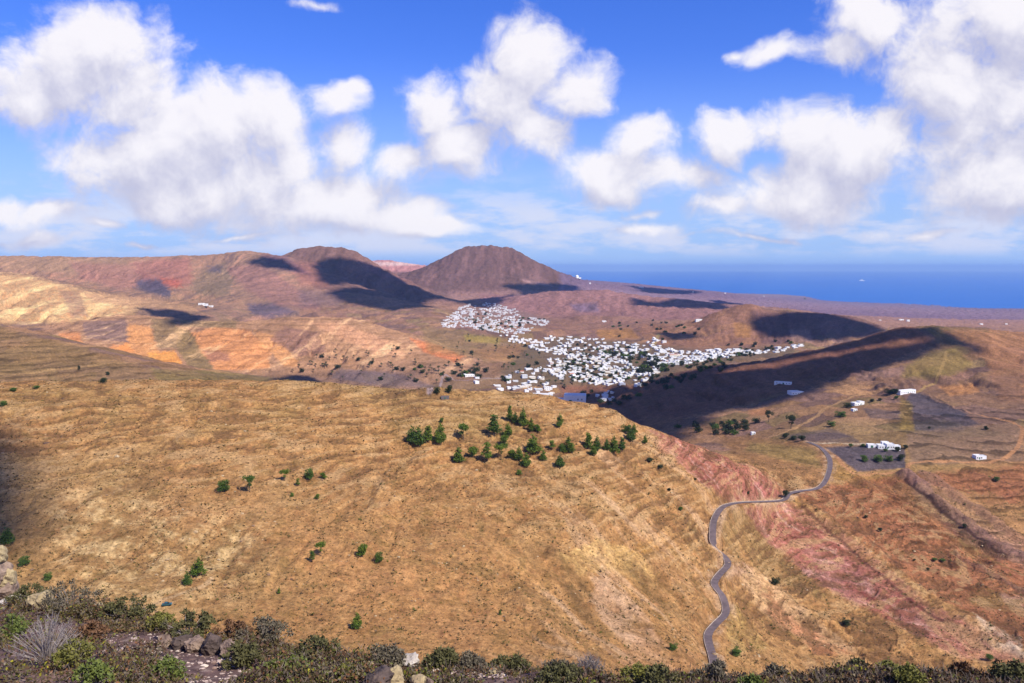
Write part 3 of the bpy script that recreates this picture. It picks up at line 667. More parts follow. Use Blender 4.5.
# ------------------------------------------------------------------ sea
def sea():
    m = bpy.data.materials.new('sea_water'); m.use_nodes = True; N, L = m.node_tree.nodes, m.node_tree.links
    b = N['Principled BSDF']; b.inputs['Roughness'].default_value = .55; b.inputs['Specular IOR Level'].default_value = .05
    n = N.new('ShaderNodeTexNoise'); n.inputs['Scale'].default_value = .0006; n.inputs['Detail'].default_value = 6
    g = N.new('ShaderNodeNewGeometry'); v = N.new('ShaderNodeVectorMath'); v.operation = 'MULTIPLY'; v.inputs[1].default_value = (.25, 1, 1)
    L.new(g.outputs['Position'], v.inputs[0]); L.new(v.outputs[0], n.inputs['Vector'])
    mx = N.new('ShaderNodeMix'); mx.data_type = 'RGBA'; mx.inputs[6].default_value = (.004, .085, .32, 1); mx.inputs[7].default_value = (.006, .12, .42, 1)
    L.new(n.outputs[0], mx.inputs[0]); L.new(mx.outputs[2], b.inputs['Base Color'])
    me = bpy.data.meshes.new('sea'); me.from_pydata([(-92000, 6000, 0), (92000, 6000, 0), (92000, 94000, 0), (-92000, 94000, 0)], [], [(0, 1, 2, 3)])
    me.materials.append(m); o = bpy.data.objects.new('sea', me); C.objects.link(o); tag(o, kind='structure')
sea()
# ------------------------------------------------------------------ road
ASPH = mat('worn_asphalt', (.125, .092, .09), .9, .25, .35)
KERB = mat('pale_kerb', (.34, .26, .19), .9, .4, .5)
def strip(L, offs, z, thick=0.):
    T = np.gradient(L[:, :2], axis=0); T /= np.linalg.norm(T, axis=1)[:, None]; Nn = np.stack([-T[:, 1], T[:, 0]], 1)
    return [np.column_stack([L[:, :2] + Nn * o, L[:, 2] + z]) for o in offs]
def ribbon(name, edges, m, kind='structure'):
    n = len(edges[0]); V = np.stack(edges, 0).transpose(1, 0, 2).reshape(-1, 3)
    return grid_mesh(name, V, n, len(edges), m)
rp2 = smooth_line(rp[::2], 3)
e = strip(rp2, [-2.15, -1.1, 0, 1.1, 2.15], .06); e[2][:, 2] += .05
o = ribbon('road', e, ASPH); tag(o, kind='structure')
sl = strip(rp2, [2.2, 2.2, 2.5, 2.5], 0)
for q, h in zip(sl, (-.6, .42, .42, -.6)): q[:, 2] += h
o = ribbon('kerb', sl, KERB); tag(o, kind='structure')

# ------------------------------------------------------------------ buildings
WHITE = mat('white_plaster', (.78, .77, .74), .85, .06, .4)
CREAM = mat('cream_plaster', (.70, .62, .48), .85, .08, .4)
ROOFW = mat('pale_flat_roof', (.62, .60, .57), .9, .12, .3)
ROOFT = mat('terracotta_roof', (.40, .13, .08), .9, .2, .8)
ROOFR = mat('red_roof', (.42, .07, .06), .8, .2, .8)
DARKW = mat('dark_opening', (.05, .05, .06), .5, .2, 1.)
STONE = mat('dark_volcanic_stone', (.15, .12, .11), .95, .3, 1.)
GREENP = mat('green_painted_wood', (.05, .14, .08), .6, .15, 1.)

def bbox(bm, x0, x1, y0, y1, z0, z1, mi=0):
    vs = [bm.verts.new(p) for p in ((x0,y0,z0),(x1,y0,z0),(x1,y1,z0),(x0,y1,z0),(x0,y0,z1),(x1,y0,z1),(x1,y1,z1),(x0,y1,z1))]
    for f in ((0,3,2,1),(4,5,6,7),(0,1,5,4),(1,2,6,5),(2,3,7,6),(3,0,4,7)):
        q = bm.faces.new([vs[i] for i in f]); q.material_index = mi
def mesh_of(name, bm, mats, parent=None):
    me = bpy.data.meshes.new(name); bm.to_mesh(me); bm.free()
    for m in mats: me.materials.append(m)
    o = bpy.data.objects.new(name, me); C.objects.link(o); o.parent = parent; return o
def block(bm, x0, x1, y0, y1, z0, z1, wall=0, roof=1, par=.45):
    """flat-roofed volume with a parapet"""
    bbox(bm, x0, x1, y0, y1, z0, z1, wall); t = .25
    bbox(bm, x0 + t, x1 - t, y0 + t, y1 - t, z1 + .003, z1 + .06, roof)
    bbox(bm, x0, x1, y0, y0 + t, z1 + .002, z1 + par, wall); bbox(bm, x0, x1, y1 - t, y1, z1 + .002, z1 + par, wall)
    bbox(bm, x0, x0 + t, y0 + t, y1 - t, z1 + .002, z1 + par, wall); bbox(bm, x1 - t, x1, y0 + t, y1 - t, z1 + .002, z1 + par, wall)
def openings(bm, x0, x1, y, z, n, mi=2, w=1.1, h=1.2, face='y'):
    for k in range(n):
        c = x0 + (x1 - x0) * (k + .5) / n
        if face == 'y': bbox(bm, c - w / 2, c + w / 2, y - .03, y + .01, z, z + h, mi)
        else: bbox(bm, y - .01, y + .03, c - w / 2, c + w / 2, z, z + h, mi)

def small_house(v):
    bm = bmesh.new(); m = [WHITE, ROOFW, DARKW]
    if v == 0: block(bm, -5, 5, -4, 4, -2, 3.2); openings(bm, -5, 5, -4, 1, 3); openings(bm, -4, 4, 5, 1, 2, face='x')
    elif v == 1:
        block(bm, -6, 2, -4, 4, -2, 3.2); block(bm, 2.003, 6, -2.5, 4.2, -2, 5.8); openings(bm, -6, 2, -4, 1, 2); openings(bm, 2, 6, -2.5, 3.6, 1); openings(bm, -2, 4, 6, 1, 2, face='x')
    elif v == 2:
        block(bm, -5, 5, -4, 4, -2, 5.9); openings(bm, -5, 5, -4, 1, 3); openings(bm, -5, 5, -4, 3.8, 3); openings(bm, -4, 4, 5, 3.8, 2, face='x')
    elif v == 3:
        block(bm, -7.5, 7.5, -3.5, 3.5, -2, 3.2); block(bm, -7.3, -3, 3.503, 7.5, -2, 3.6); openings(bm, -7, 7, -3.5, 1, 5)
    elif v == 4:
        bbox(bm, -5, 5, -3.6, 3.6, -2, 3.0, 0); openings(bm, -5, 5, -3.6, .9, 3); openings(bm, -3, 3, 5, .9, 2, face='x')
        a = [bm.verts.new(p) for p in ((-5.3,-3.9,3.0),(5.3,-3.9,3.0),(5.3,3.9,3.0),(-5.3,3.9,3.0),(-4.6,0,4.7),(4.6,0,4.7))]
        for f in ((0,1,5,4),(2,3,4,5),(1,2,5),(3,0,4),(3,2,1,0)):
            q = bm.faces.new([a[i] for i in f]); q.material_index = 3
        m = [WHITE, ROOFW, DARKW, ROOFT]
    elif v == 5:
        block(bm, -5, 5, -4.5, 4.5, -2, 3.4); block(bm, -3, 3, -2, 3.5, 3.47, 6.0); openings(bm, -5, 5, -4.5, 1, 3); openings(bm, -4, 4, 5, 1, 2, face='x'); m = [CREAM, ROOFW, DARKW]
    me = bpy.data.meshes.new('village_house'); bm.to_mesh(me); bm.free()
    for q in m: me.materials.append(q)
    return me
WHITES = [WHITE, mat('greyish_plaster', (.60, .60, .60), .85, .1, .4), mat('warm_plaster', (.70, .64, .54), .85, .1, .4)]
HOUSES = []
for wm in WHITES:
    for v in range(6):
        me_ = small_house(v); me_.materials[0] = wm; HOUSES.append(me_)
def poly_pts(poly, n, seed):
    r = random.Random(seed); xs = [p[0] for p in poly]; ys = [p[1] for p in poly]; out = []
    while len(out) < n:
        x = r.uniform(min(xs), max(xs)); y = r.uniform(min(ys), max(ys)); c = False
        for k in range(len(poly)):
            a = poly[k]; b = poly[(k + 1) % len(poly)]
            if (a[1] > y) != (b[1] > y) and x < (b[0] - a[0]) * (y - a[1]) / (b[1] - a[1]) + a[0]: c = not c
        if c: out.append((x, y))
    return out
TOWN = [  # outline, how many, description of the quarter, least spacing
 ([(440,326),(447,317),(462,306),(476,304),(480,312),(470,318),(470,327),(448,328)], 90, 'upper', 10),
 ([(470,309),(505,308),(525,317),(551,319),(549,324),(535,329),(520,334),(500,333),(470,328)], 190, 'upper', 10),
 ([(478,303),(500,304),(520,312),(500,314)], 40, 'upper', 12),
 ([(495,334),(520,336),(548,344),(530,347),(505,340)], 26, 'neck', 12),
 ([(528,346),(552,336),(600,339),(640,345),(648,351),(628,360),(600,357),(560,356),(535,352)], 115, 'upper_side', 11),
 ([(548,360),(570,354),(625,360),(638,370),(628,380),(606,386),(580,382),(556,378),(545,368)], 165, 'centre', 10),
 ([(640,352),(660,349),(700,352),(722,356),(718,360),(690,364),(660,366),(642,362)], 120, 'east', 9),
 ([(642,366),(658,366),(666,372),(650,376),(632,380)], 18, 'east', 13),
 ([(718,350),(745,349),(756,353),(738,357),(716,358)], 36, 'tail', 10),
 ([(755,351),(772,347),(804,344),(802,348),(775,353),(757,356)], 22, 'tail', 12),
 ([(652,336),(660,338),(666,344),(658,350),(640,346)], 14, 'north', 14),
 ([(706,350),(722,349),(726,352),(708,353)], 6, 'north', 14),
 ([(500,374),(540,366),(548,374),(540,382),(505,384)], 18, 'west', 16), ([(466,376),(486,374),(490,380),(470,384)], 4, 'west', 16),
 ([(494,386),(530,383),(556,386),(550,390),(500,390)], 20, 'shade', 14), ([(525,391),(548,390),(556,396),(538,397)], 5, 'shade', 16), ([(592,393),(616,391),(614,402),(596,402)], 9, 'shade', 15), ([(598,378),(650,377),(640,386),(606,387)], 10, 'shade', 16)]
LAND = [('church tower', 640, 350), ('red-roofed hall', 674, 355), ('big shaded hall', 573, 396), ('low workshop', 540, 393), ('two shaded barns', 788, 388), ('brown knoll', 745, 320), ('far mound farmhouse', 604, 321), ('knoll-side farmhouse', 699, 320),
        ('orange hill', 380, 345), ('ruined hut', 445, 396), ('dark volcano pair', 380, 280), ('big volcano cone', 487, 260), ('red spur', 720, 470), ('long white building', 906, 393), ('village west gardens', 500, 377), ('yellowish field', 480, 338)]
ORD = ['nearest', 'second nearest', 'third nearest', 'fourth nearest', 'fifth nearest', 'sixth nearest', 'seventh nearest', 'eighth nearest', 'ninth nearest', 'tenth nearest', 'eleventh nearest', 'twelfth nearest']
def place_labels(items):
    """items: (object, look, px, py): label each by its side of and order from the nearest landmark"""
    g = {}; pos_ = {o.name: (x_, y_) for o, _, x_, y_ in items}
    for o, look, px, py in items:
        nm, lx, ly = min(LAND, key=lambda l: math.hypot(px - l[1], (py - l[2]) * 3))
        dx, dy = px - lx, (py - ly) * 3
        side = (('right' if dx > 0 else 'left') + ' of') if abs(dx) > abs(dy) else ('in front of' if dy > 0 else 'behind')
        g.setdefault((look, side, nm), []).append((math.hypot(dx, dy), o))
    for (look, side, nm), l in g.items():
        l.sort(key=lambda t: t[0])
        if len(l) > 12:
            h = {}
            for dd_, o in l[12:]:
                px, py = pos_[o.name]; n2 = sorted(LAND, key=lambda q: math.hypot(px - q[1], (py - q[2]) * 3))[1]; n3 = sorted(LAND, key=lambda q: math.hypot(px - q[1], (py - q[2]) * 3))[2]
                h.setdefault((n2[0], n3[0]) if len(l) > 24 else (n2[0], ''), []).append(o)
            for (n2, n3), os_ in h.items():
                for i, o in enumerate(os_): o['label'] = ('%s between the %s and the %s, %s' % (look.replace('small dark', 'dark'), nm, n2, ('towards the ' + n3) if n3 else ORD[i % 12])) if i else '%s midway from the %s to the %s' % (look, nm, n2)
            l = l[:12]
        for i, (_, o) in enumerate(l): o['label'] = '%s %s %s the %s' % (look, ORD[i] if i < len(ORD) else 'far-out' if len(l) > 40 else 'outlying', side, nm)
QUART = {'upper': 'white house in the far upper cluster of the village', 'neck': 'white house in the narrow row joining the two halves of the village',
 'upper_side': 'white house on the uphill side of the main village', 'centre': 'white house in the packed centre of the main village', 'east': 'white house beside the dark garden trees of the village',
 'tail': 'white house in the thin string of houses below the brown knoll', 'north': 'white house at the foot of the brown slope above the village', 'west': 'white house scattered among gardens west of the village',
 'shade': 'white house in the cloud shadow at the near edge of the village'}
LOOKS = ['low flat-roofed', 'two-block flat-roofed', 'tall two-storey', 'long low', 'tiled-roof', 'cream stepped']
spots = []
for ti, (poly, n, q, gap) in enumerate(TOWN):
    for (x, y) in poly_pts(poly, n * 3, 300 + ti)[:n * 2]:
        if sum(1 for s in spots if s[4] == ti) >= n: break
        p = pick(x, y, 1150)
        if any((p[0] - s[0]) ** 2 + (p[1] - s[1]) ** 2 < gap * gap for s in spots): continue
        spots.append((p[0], p[1], p[2], q, ti))
spots.sort(key=lambda s: s[1])
r = random.Random(5); rest = bmesh.new(); nind = 0; HL = []
for i, (x, y, z, q, ti) in enumerate(spots):
    v = r.choice([0, 0, 1, 1, 2, 3, 3, 5, 4] if i % 9 == 0 else [0, 0, 1, 1, 2, 3, 3]); sc = r.uniform(.66, 1.08) * (.98 if q == 'upper' else 1)
    rot = (.35 if q != 'upper' else -.2) + r.choice([0, math.pi / 2]) * (r.random() < .35) + r.gauss(0, .09)
    M = Matrix.Translation((x, y, z)) @ Matrix.Rotation(rot, 4, 'Z') @ Matrix.Diagonal((sc * r.uniform(.9, 1.3), sc * r.uniform(.9, 1.15), sc * r.uniform(.8, 1.05), 1))
    if nind < 285:
        wi = r.choice([0, 0, 0, 1, 2]); o = bpy.data.objects.new('village_house', HOUSES[v + 6 * wi]); C.objects.link(o); o.matrix_world = M; nind += 1
        lab = (LOOKS[v] + ' ' + QUART[q]); lab = lab.replace('cream stepped white house', 'cream stepped house')
        tag(o, lab, 'house', 'white houses of the valley village'); hp_ = proj(np.array(x), np.array(y), np.array(z)); HL.append((o, LOOKS[v] + (' house' if v == 5 else (' white house', ' greyish house', ' cream house')[wi]), float(hp_[0]), float(hp_[1])))
    else:
        tmp = HOUSES[v if v < 4 else 0].copy(); tmp.transform(M); rest.from_mesh(tmp); bpy.data.meshes.remove(tmp)
place_labels(HL)
o = mesh_of('village_houses', rest, [WHITE, ROOFW, DARKW]); tag(o, 'hundreds of tiny white flat-roofed houses of the far village quarters', 'houses', kind='stuff')
print('houses', len(spots), nind)

def house(name, label, px, py, rot, blocks, wins=(), doors=(), cat='house', ymin=60, roof=ROOFW, wall=WHITE, loc=None, extra=None, group=None):
    """a building of its own: walls, roof, windows, door.  blocks: (x0,x1,y0,y1,height)"""
    p = pick(px, py, ymin) if loc is None else loc
    e = bpy.data.objects.new(name, None); C.objects.link(e); e.location = p; e.rotation_euler.z = rot; tag(e, label, cat, group)
    bm = bmesh.new(); rf = bmesh.new()
    for (x0, x1, y0, y1, h) in blocks:
        bbox(bm, x0, x1, y0, y1, -3, h, 0); t = .25
        for a in ((x0, x1, y0, y0 + t), (x0, x1, y1 - t, y1), (x0, x0 + t, y0 + t, y1 - t), (x1 - t, x1, y0 + t, y1 - t)): bbox(bm, *a, h + .002, h + .5, 0)
        bbox(rf, x0 + t + .01, x1 - t - .01, y0 + t + .01, y1 - t - .01, h + .01, h + .12, 0)
    mesh_of('wall', bm, [wall], e); mesh_of('roof', rf, [roof], e)
    for (x, y, z, w, h, fc) in wins:
        b = bmesh.new(); bbox(b, *( (x - w/2, x + w/2, y - .06, y + .02) if fc == 'y' else (y - .02, y + .06, x - w/2, x + w/2)), z, z + h, 0); wo = mesh_of('window', b, [DARKW], e)
        b = bmesh.new(); bbox(b, *((x - w/2 - .12, x + w/2 + .12, y - .16, y - .003) if fc == 'y' else (y + .003, y + .16, x - w/2 - .12, x + w/2 + .12)), z - .14, z - .01, 0); mesh_of('sill', b, [CREAM], wo)
    for (x, y, z, w, h, fc) in doors:
        b = bmesh.new(); bbox(b, *( (x - w/2, x + w/2, y - .08, y + .02) if fc == 'y' else (y - .02, y + .08, x - w/2, x + w/2)), z, z + h, 0); mesh_of('door', b, [GREENP], e)
    if extra: extra(e)
    return e
W4 = lambda xs, y, z=1., w=1.1, h=1.2, fc='y': [(x, y, z, w, h, fc) for x in xs]
house('farmhouse', 'rambling white farmhouse behind the grey field with green bushes', 886, 448, -.1,
      [(-9, -1, -4, 4, 3.2), (-.99, 7, -5, 3, 4.6), (7.01, 13, -4, 2, 3.1), (-3, 4, 3.01, 8, 5.2)], W4((-7, -4.5, -2), -4) + W4((1, 3.4, 5.6), -5, 1.4) + W4((9, 11), -4), [(0, -5, 0, 1.2, 2.2, 'y')])
house('garage', 'small pale annexe at the track end left of the farmhouse', 871, 447, -.1, [(-4, 4, -3, 3, 2.8)], (), [(0, -3, 0, 2.4, 2.3, 'y')], 'outbuilding')
house('long_house', 'long narrow white building above the dark triangular field', 906, 393, .42, [(-15, 15, -3.5, 3.5, 4.2)], W4((-12, -8, -4, 4, 8, 12), -3.5), [(0, -3.5, 0, 1.6, 2.3, 'y')], 'building')
house('cottage', 'isolated small white cottage at the right on the dirt track', 979, 458.5, 0., [(-5, 2, -3.5, 3.5, 3.2), (2.01, 6, -2.5, 3, 2.7)], W4((-3.5, .5), -3.5), [(-1.5, -3.5, 0, 1.1, 2.1, 'y')])
house('farmhouse', 'white farmhouse among bushes halfway along the upper track', 857, 405, .3, [(-7, 2, -4, 4, 3.3), (2.01, 9, -3, 4, 4.4)], W4((-5, -1.5), -4) + W4((5,), -3), [(3.2, -3, 0, 1.2, 2.2, 'y')])
house('outbuilding', 'small white shed just below the bushy upper farmhouse', 854, 411, .3, [(-3, 3, -2.5, 2.5, 2.6)], W4((1.5,), -2.5), [(-1, -2.5, 0, 1.1, 2.1, 'y')], 'shed')
house('hut', 'tiny white hut beside the hedge at the foot of the track', 753, 434.5, .1, [(-2.4, 2.4, -2, 2, 2.6)], W4((1.2,), -2), [(-.8, -2, 0, 1, 2, 'y')], 'hut')
house('barn', 'pale long barn on the shaded dark slope, upper of two', 783, 384, -.5, [(-13, 13, -3.5, 3.5, 3.4)], W4((-9, -4, 6, 10), -3.5), [(1, -3.5, 0, 2.4, 2.6, 'y')], 'barn', 1000)
house('barn', 'white block on the shaded dark slope, lower of two', 795, 394, .2, [(-9, 7, -6, 6, 4.2), (7.01, 12, -4, 4, 3.2)], W4((-6, -2, 2), -6), [(5, -6, 0, 2, 2.4, 'y')], 'barn', 1000)
house('village_hall', 'big white box-shaped hall in shadow at the near village edge', 575, 402, -.12, [(-20, 20, -15, 15, 14), (-38, -20.01, -12, 8, 6)], W4((-35, -30, -25), -12, 2) + W4((6, 13), -15, 6, 2, 2.5), [(-8, -15, 0, 5, 6, 'y')], 'hall', 1250)
house('workshop', 'low white flat workshop left of the big shaded hall', 540, 396.5, -.1, [(-30, 24, -8, 8, 5)], W4((-24, -16, -8, 8, 16), -8, 1.5), [(0, -8, 0, 4, 3.4, 'y')], 'workshop', 1250)
house('village_hall', 'dark red roofed hall beside the village garden trees', 674, 356.5, .1, [(-14, 14, -8, 8, 6)], W4((-10, -5, 5, 10), -8, 1.6), [(0, -8, 0, 2.4, 2.8, 'y')], 'hall', 1500, roof=ROOFR, wall=CREAM)
def church_tower(e):
    b = bmesh.new(); bbox(b, 9, 14, -3, 3, -3, 15, 0); mesh_of('bell_tower', b, [WHITE], e)
house('church', 'tall white church with square bell tower amid the village houses', 632, 352, .2, [(-9, 9, -6, 6, 8)], W4((-5, 0, 5), -6, 3, 1, 2), [(7, -6, 0, 1.8, 3, 'y')], 'church', 1500, extra=church_tower)
house('farmhouse', 'lone white farmhouse on the reddish slope of the far left ridge', 203, 305, .1, [(-14, 4, -6, 6, 6), (4.01, 16, -5, 5, 4)], W4((-9, -3), -6, 2), [(8, -5, 0, 2, 2.6, 'y')], 'house', 2300)
house('outbuilding', 'low pale outbuilding just right of the lone ridge farmhouse', 211, 306.5, .1, [(-7, 7, -4, 4, 3.5)], W4((-3, 3), -4), [(0, -4, 0, 1.6, 2.2, 'y')], 'outbuilding', 2300)
house('farmhouse', 'white farmhouse alone on the slope left of the brown knoll', 699, 321, .1, [(-12, 9, -5, 5, 6)], W4((-7, 0), -5), [(5, -5, 0, 1.8, 2.4, 'y')], 'house', 2100)
house('farmhouse', 'small white house alone on the far mound above the village', 604, 322, .1, [(-8, 8, -5, 5, 5)], W4((-4, 0), -5), [(5, -5, 0, 1.6, 2.2, 'y')], 'house', 2300)
house('ruin', 'low grey ruined hut on the near hill crest between dark bushes', 445, 398.5, .1, [(-3.2, 3.2, -2, 2, 1.5)], (), [(0, -2, 0, .9, 1.3, 'y')], 'hut', wall=STONE, roof=STONE)
for (x, y, w, h, lab) in [(641, 287.6, 60, 12, 'long white building on the coast slope against the blue sea'), (725, 293.5, 26, 12, 'white cube alone on the plain near the sea'), (693, 292.5, 22, 16, 'white house on the plain between two dark cloud shadows'),
        (805, 299.5, 50, 40, 'dark block-like building standing on the shore'), (901, 320.5, 40, 11, 'white farm buildings on the plain behind the dark right hill, left one'), (908, 321.5, 24, 14, 'white farm buildings on the plain behind the dark right hill, right one'),
        (981, 325, 26, 11, 'white house on the plain above the right hill crest'), (880, 322, 18, 9, 'faint white shed on the plain left of the farm buildings'), (590, 284, 20, 14, 'small pale house on the far slope right of the observatory'),
        (764, 296.5, 30, 14, 'faint white house near the coast left of the dark shore block'), (1006, 327, 18, 9, 'tiny white shed on the plain at the far right')]:
    dk_ = 'dark' in lab and 'block-like' in lab; w *= .6; h *= .6
    house('coast_building' if dk_ else 'plain_house', lab, x, y, .1, [(-w/2, w/2, -w*.25, w*.25, h)], W4((-w*.25, w*.25), -w*.25, h*.35, w*.08, h*.3), [(0, -w*.25, 0, w*.08, h*.35, 'y')], 'building', 4000, wall=STONE if dk_ else WHITE, roof=STONE if dk_ else ROOFW)
# observatory dome on the far rise
def lathe(bm, prof, n=20, z0=0, mi=0):
    rings = []
    for (rr, z) in prof: rings.append([bm.verts.new((rr * math.cos(2*math.pi*k/n), rr * math.sin(2*math.pi*k/n), z + z0)) for k in range(n)])
    for a, b in zip(rings[:-1], rings[1:]):
        for k in range(n): f = bm.faces.new((a[k], a[(k+1) % n], b[(k+1) % n], b[k])); f.material_index = mi; f.smooth = True
    bm.faces.new(rings[-1]); bm.faces.new(rings[0][::-1])
e = bpy.data.objects.new('observatory', None); C.objects.link(e); e.location = pick(577, 277.5, 4500); tag(e, 'bright white domed building on the rise beside the big cone', 'observatory'); e.scale = (.6, .6, .6)
b = bmesh.new(); lathe(b, [(19, -8), (19, 16)]); mesh_of('drum', b, [WHITE], e)
b = bmesh.new(); lathe(b, [(19.5, 0)] + [(19.5 * math.cos(t * .15), 19 * math.sin(t * .15)) for t in range(1, 11)], z0=16.01); mesh_of('dome', b, [WHITE], e)
b = bmesh.new(); bbox(b, 20, 46, -9, 9, -8, 9); mesh_of('annexe', b, [WHITE], e)
# ship
e = bpy.data.objects.new('ship', None); C.objects.link(e); u, w_ = U(862, 281); yy = -CAM_Z / w_; e.location = (u * yy, yy, 0); tag(e, 'faint white ship far out on the blue sea', 'ship')
b = bmesh.new(); hull = [(-110, 0), (-100, -16), (70, -16), (115, 0), (70, 16), (-100, 16)]
lo_ = [b.verts.new((x * .92, y * .8, -6)) for x, y in hull]; hi_ = [b.verts.new((x, y, 16)) for x, y in hull]
for k in range(6): b.faces.new((lo_[k], lo_[(k+1) % 6], hi_[(k+1) % 6], hi_[k]))
b.faces.new(hi_); b.faces.new(lo_[::-1]); mesh_of('hull', b, [WHITE], e)
b = bmesh.new(); bbox(b, -80, 50, -12, 12, 16.01, 38); bbox(b, -50, 20, -10, 10, 38.01, 54); mesh_of('deckhouse', b, [WHITE], e)
b = bmesh.new(); lathe(b, [(7, 54.1), (6, 76)]); mesh_of('funnel', b, [WHITE], e)
# surf line along the coast
def surf():
    pts = []
    for px in np.arange(822, 975, 4):
        u = U(px, 300)[0]; Y = np.linspace(9000, 14500, 800); z = grid_z(u * Y, Y); k = np.where(z < .3)[0]
        if len(k): pts.append((u * Y[k[0]], Y[k[0]]))
    P = np.array(pts); V = []; F = []
    rr = np.random.RandomState(3)
    for k in range(len(P) - 1):
        if math.sin(k * .9) + math.sin(k * .37 + 1) < -.3: continue
        wd = 60 + 60 * rr.rand(); i = len(V); V += [(P[k][0], P[k][1] - 25, .6), (P[k+1][0], P[k+1][1] - 25, .6), (P[k+1][0], P[k+1][1] + wd, .6), (P[k][0], P[k][1] + wd, .6)]; F.append((i, i+1, i+2, i+3))
    me = bpy.data.meshes.new('surf'); me.from_pydata(V, [], F); me.materials.append(mat('sea_foam', (.7, .75, .8), .8, .1, .01)); o = bpy.data.objects.new('surf', me); C.objects.link(o); tag(o, kind='structure')
surf()

# ------------------------------------------------------------------ car on the pale track
def car():
    e = bpy.data.objects.new('parked_car', None); C.objects.link(e); e.location = pick(167, 605.5) + np.array([0, 0, .05]); e.rotation_euler.z = .25
    tag(e, 'small dark teal car at the lower end of the pale track', 'car')
    paint = mat('teal_paint', (.02, .09, .10), .35, .05, 1., .5); glass = mat('car_glass', (.02, .03, .035), .1, .05, 1., .5); rub = mat('tyre_rubber', (.02, .02, .02), .9, .1, 1.)
    def prof(pts, w0, w1, m, nm):
        b = bmesh.new(); L_ = [b.verts.new((x, -w, z)) for (x, z), w in zip(pts, w0)]; R_ = [b.verts.new((x, w, z)) for (x, z), w in zip(pts, w0)]; n = len(pts)
        for k in range(n): b.faces.new((L_[k], L_[(k+1) % n], R_[(k+1) % n], R_[k]))
        b.faces.new(L_[::-1]); b.faces.new(R_); bmesh.ops.recalc_face_normals(b, faces=b.faces); return mesh_of(nm, b, [m], e)
    prof([(-2.1,.35),(2.1,.35),(2.15,.7),(1.9,.88),(1.1,.95),(-1.6,1.0),(-2.1,.9)], [.82,.82,.8,.8,.82,.82,.8], None, paint, 'body')
    prof([(-1.5,.99),(1.0,.95),(.35,1.45),(-1.0,1.48)], [.78,.78,.62,.62], None, glass, 'window')
    prof([(-1.0,1.485),(.34,1.455),(.3,1.5),(-.95,1.53)], [.64,.64,.6,.6], None, paint, 'roof')
    for x in (-1.35, 1.35):
        for y in (-.84, .84):
            b = bmesh.new(); lathe(b, [(.2, -.1), (.33, -.08), (.33, .08), (.2, .1)], 14)
            o = mesh_of('wheel', b, [rub], e); o.location = (x, y, .33); o.rotation_euler.x = math.pi / 2
    for y in (-.6, .6):
        b = bmesh.new(); bbox(b, 2.12, 2.17, y - .15, y + .15, .6, .75); mesh_of('headlight', b, [WHITE], e)
car()

# ------------------------------------------------------------------ trees
PINE = mat('pine_needles', (.15, .19, .022), .8, .45, 1.1, .1, col2=(.055, .10, .016))
PINE2 = mat('dark_pine_needles', (.10, .145, .022), .8, .4, 1.1, .1, col2=(.04, .078, .016))
BARK = mat('pine_bark', (.10, .07, .05), .95, .3, 3.)
OLIVE = mat('olive_foliage', (.060, .070, .022), .85, .4, .6, .1, col2=(.028, .036, .016))
PALMG = mat('palm_fronds', (.055, .062, .026), .8, .4, .6, .1, col2=(.025, .030, .014))
GREENB = mat('fresh_green_foliage', (.12, .17, .03), .8, .3, .8, .1, col2=(.05, .09, .02))
def leaf_mesh(name, centers, size, n, rs, m, stretch=1.6, flat=.0):
    """n small pointed leaf clumps around the given blobs (x,y,z,r)"""
    c = np.array(centers, float); w = c[:, 3] ** 2; w = w / w.sum(); idx = rs.choice(len(c), n, p=w)
    d = rs.normal(size=(n, 3)); d /= np.linalg.norm(d, axis=1)[:, None]; rad = c[idx, 3] * (rs.rand(n) ** .35)
    P = c[idx, :3] + d * rad[:, None] * np.array([1, 1, .85])
    a = rs.normal(size=(n, 3)); a += d * .9; a /= np.linalg.norm(a, axis=1)[:, None]
    b = np.cross(a, rs.normal(size=(n, 3))); b /= np.linalg.norm(b, axis=1)[:, None]
    s = size * rs.uniform(.6, 1.3, n)[:, None]
    V = np.stack([P - b * s * .5, P + b * s * .5, P + a * s * stretch + b * s * .12, P + a * s * stretch * .6 - b * s * .4], 1).reshape(-1, 3)
    return tri_mesh(name, V, 4, [m])
def tri_mesh(name, V, k, mats, col=None, mi=None):
    n = len(V) // k; me = bpy.data.meshes.new(name); me.vertices.add(len(V)); me.vertices.foreach_set('co', np.ascontiguousarray(V, np.float32).ravel())
    me.loops.add(n * k); me.loops.foreach_set('vertex_index', np.arange(n * k, dtype=np.int32)); me.polygons.add(n); me.polygons.foreach_set('loop_start', np.arange(0, n * k, k, dtype=np.int32))
    if mi is not None: me.polygons.foreach_set('material_index', np.ascontiguousarray(mi, np.int32))
    me.update(calc_edges=True)
    if col is not None:
        at = me.attributes.new('soil', 'FLOAT_COLOR', 'POINT'); c4 = np.ones((len(V), 4), np.float32); c4[:, :3] = np.repeat(col, k, 0); at.data.foreach_set('color', c4.ravel())
    for m in mats: me.materials.append(m)
    return me
def tube(bm, pts, rad, n=6):
    rings = []
    for i, (p, r_) in enumerate(zip(pts, rad)):
        d = Vector(pts[min(i + 1, len(pts) - 1)]) - Vector(pts[max(i - 1, 0)]); d.normalize(); a = d.orthogonal().normalized(); b = d.cross(a)
        rings.append([bm.verts.new(Vector(p) + (a * math.cos(2*math.pi*k/n) + b * math.sin(2*math.pi*k/n)) * r_) for k in range(n)])
    for a, b in zip(rings[:-1], rings[1:]):
        ks = min(range(n), key=lambda s: (a[0].co - b[s].co).length)
        for k in range(n): bm.faces.new((a[k], a[(k+1) % n], b[(k+1+ks) % n], b[(k+ks) % n]))
    bm.faces.new(rings[-1]); bm.faces.new(rings[0][::-1])
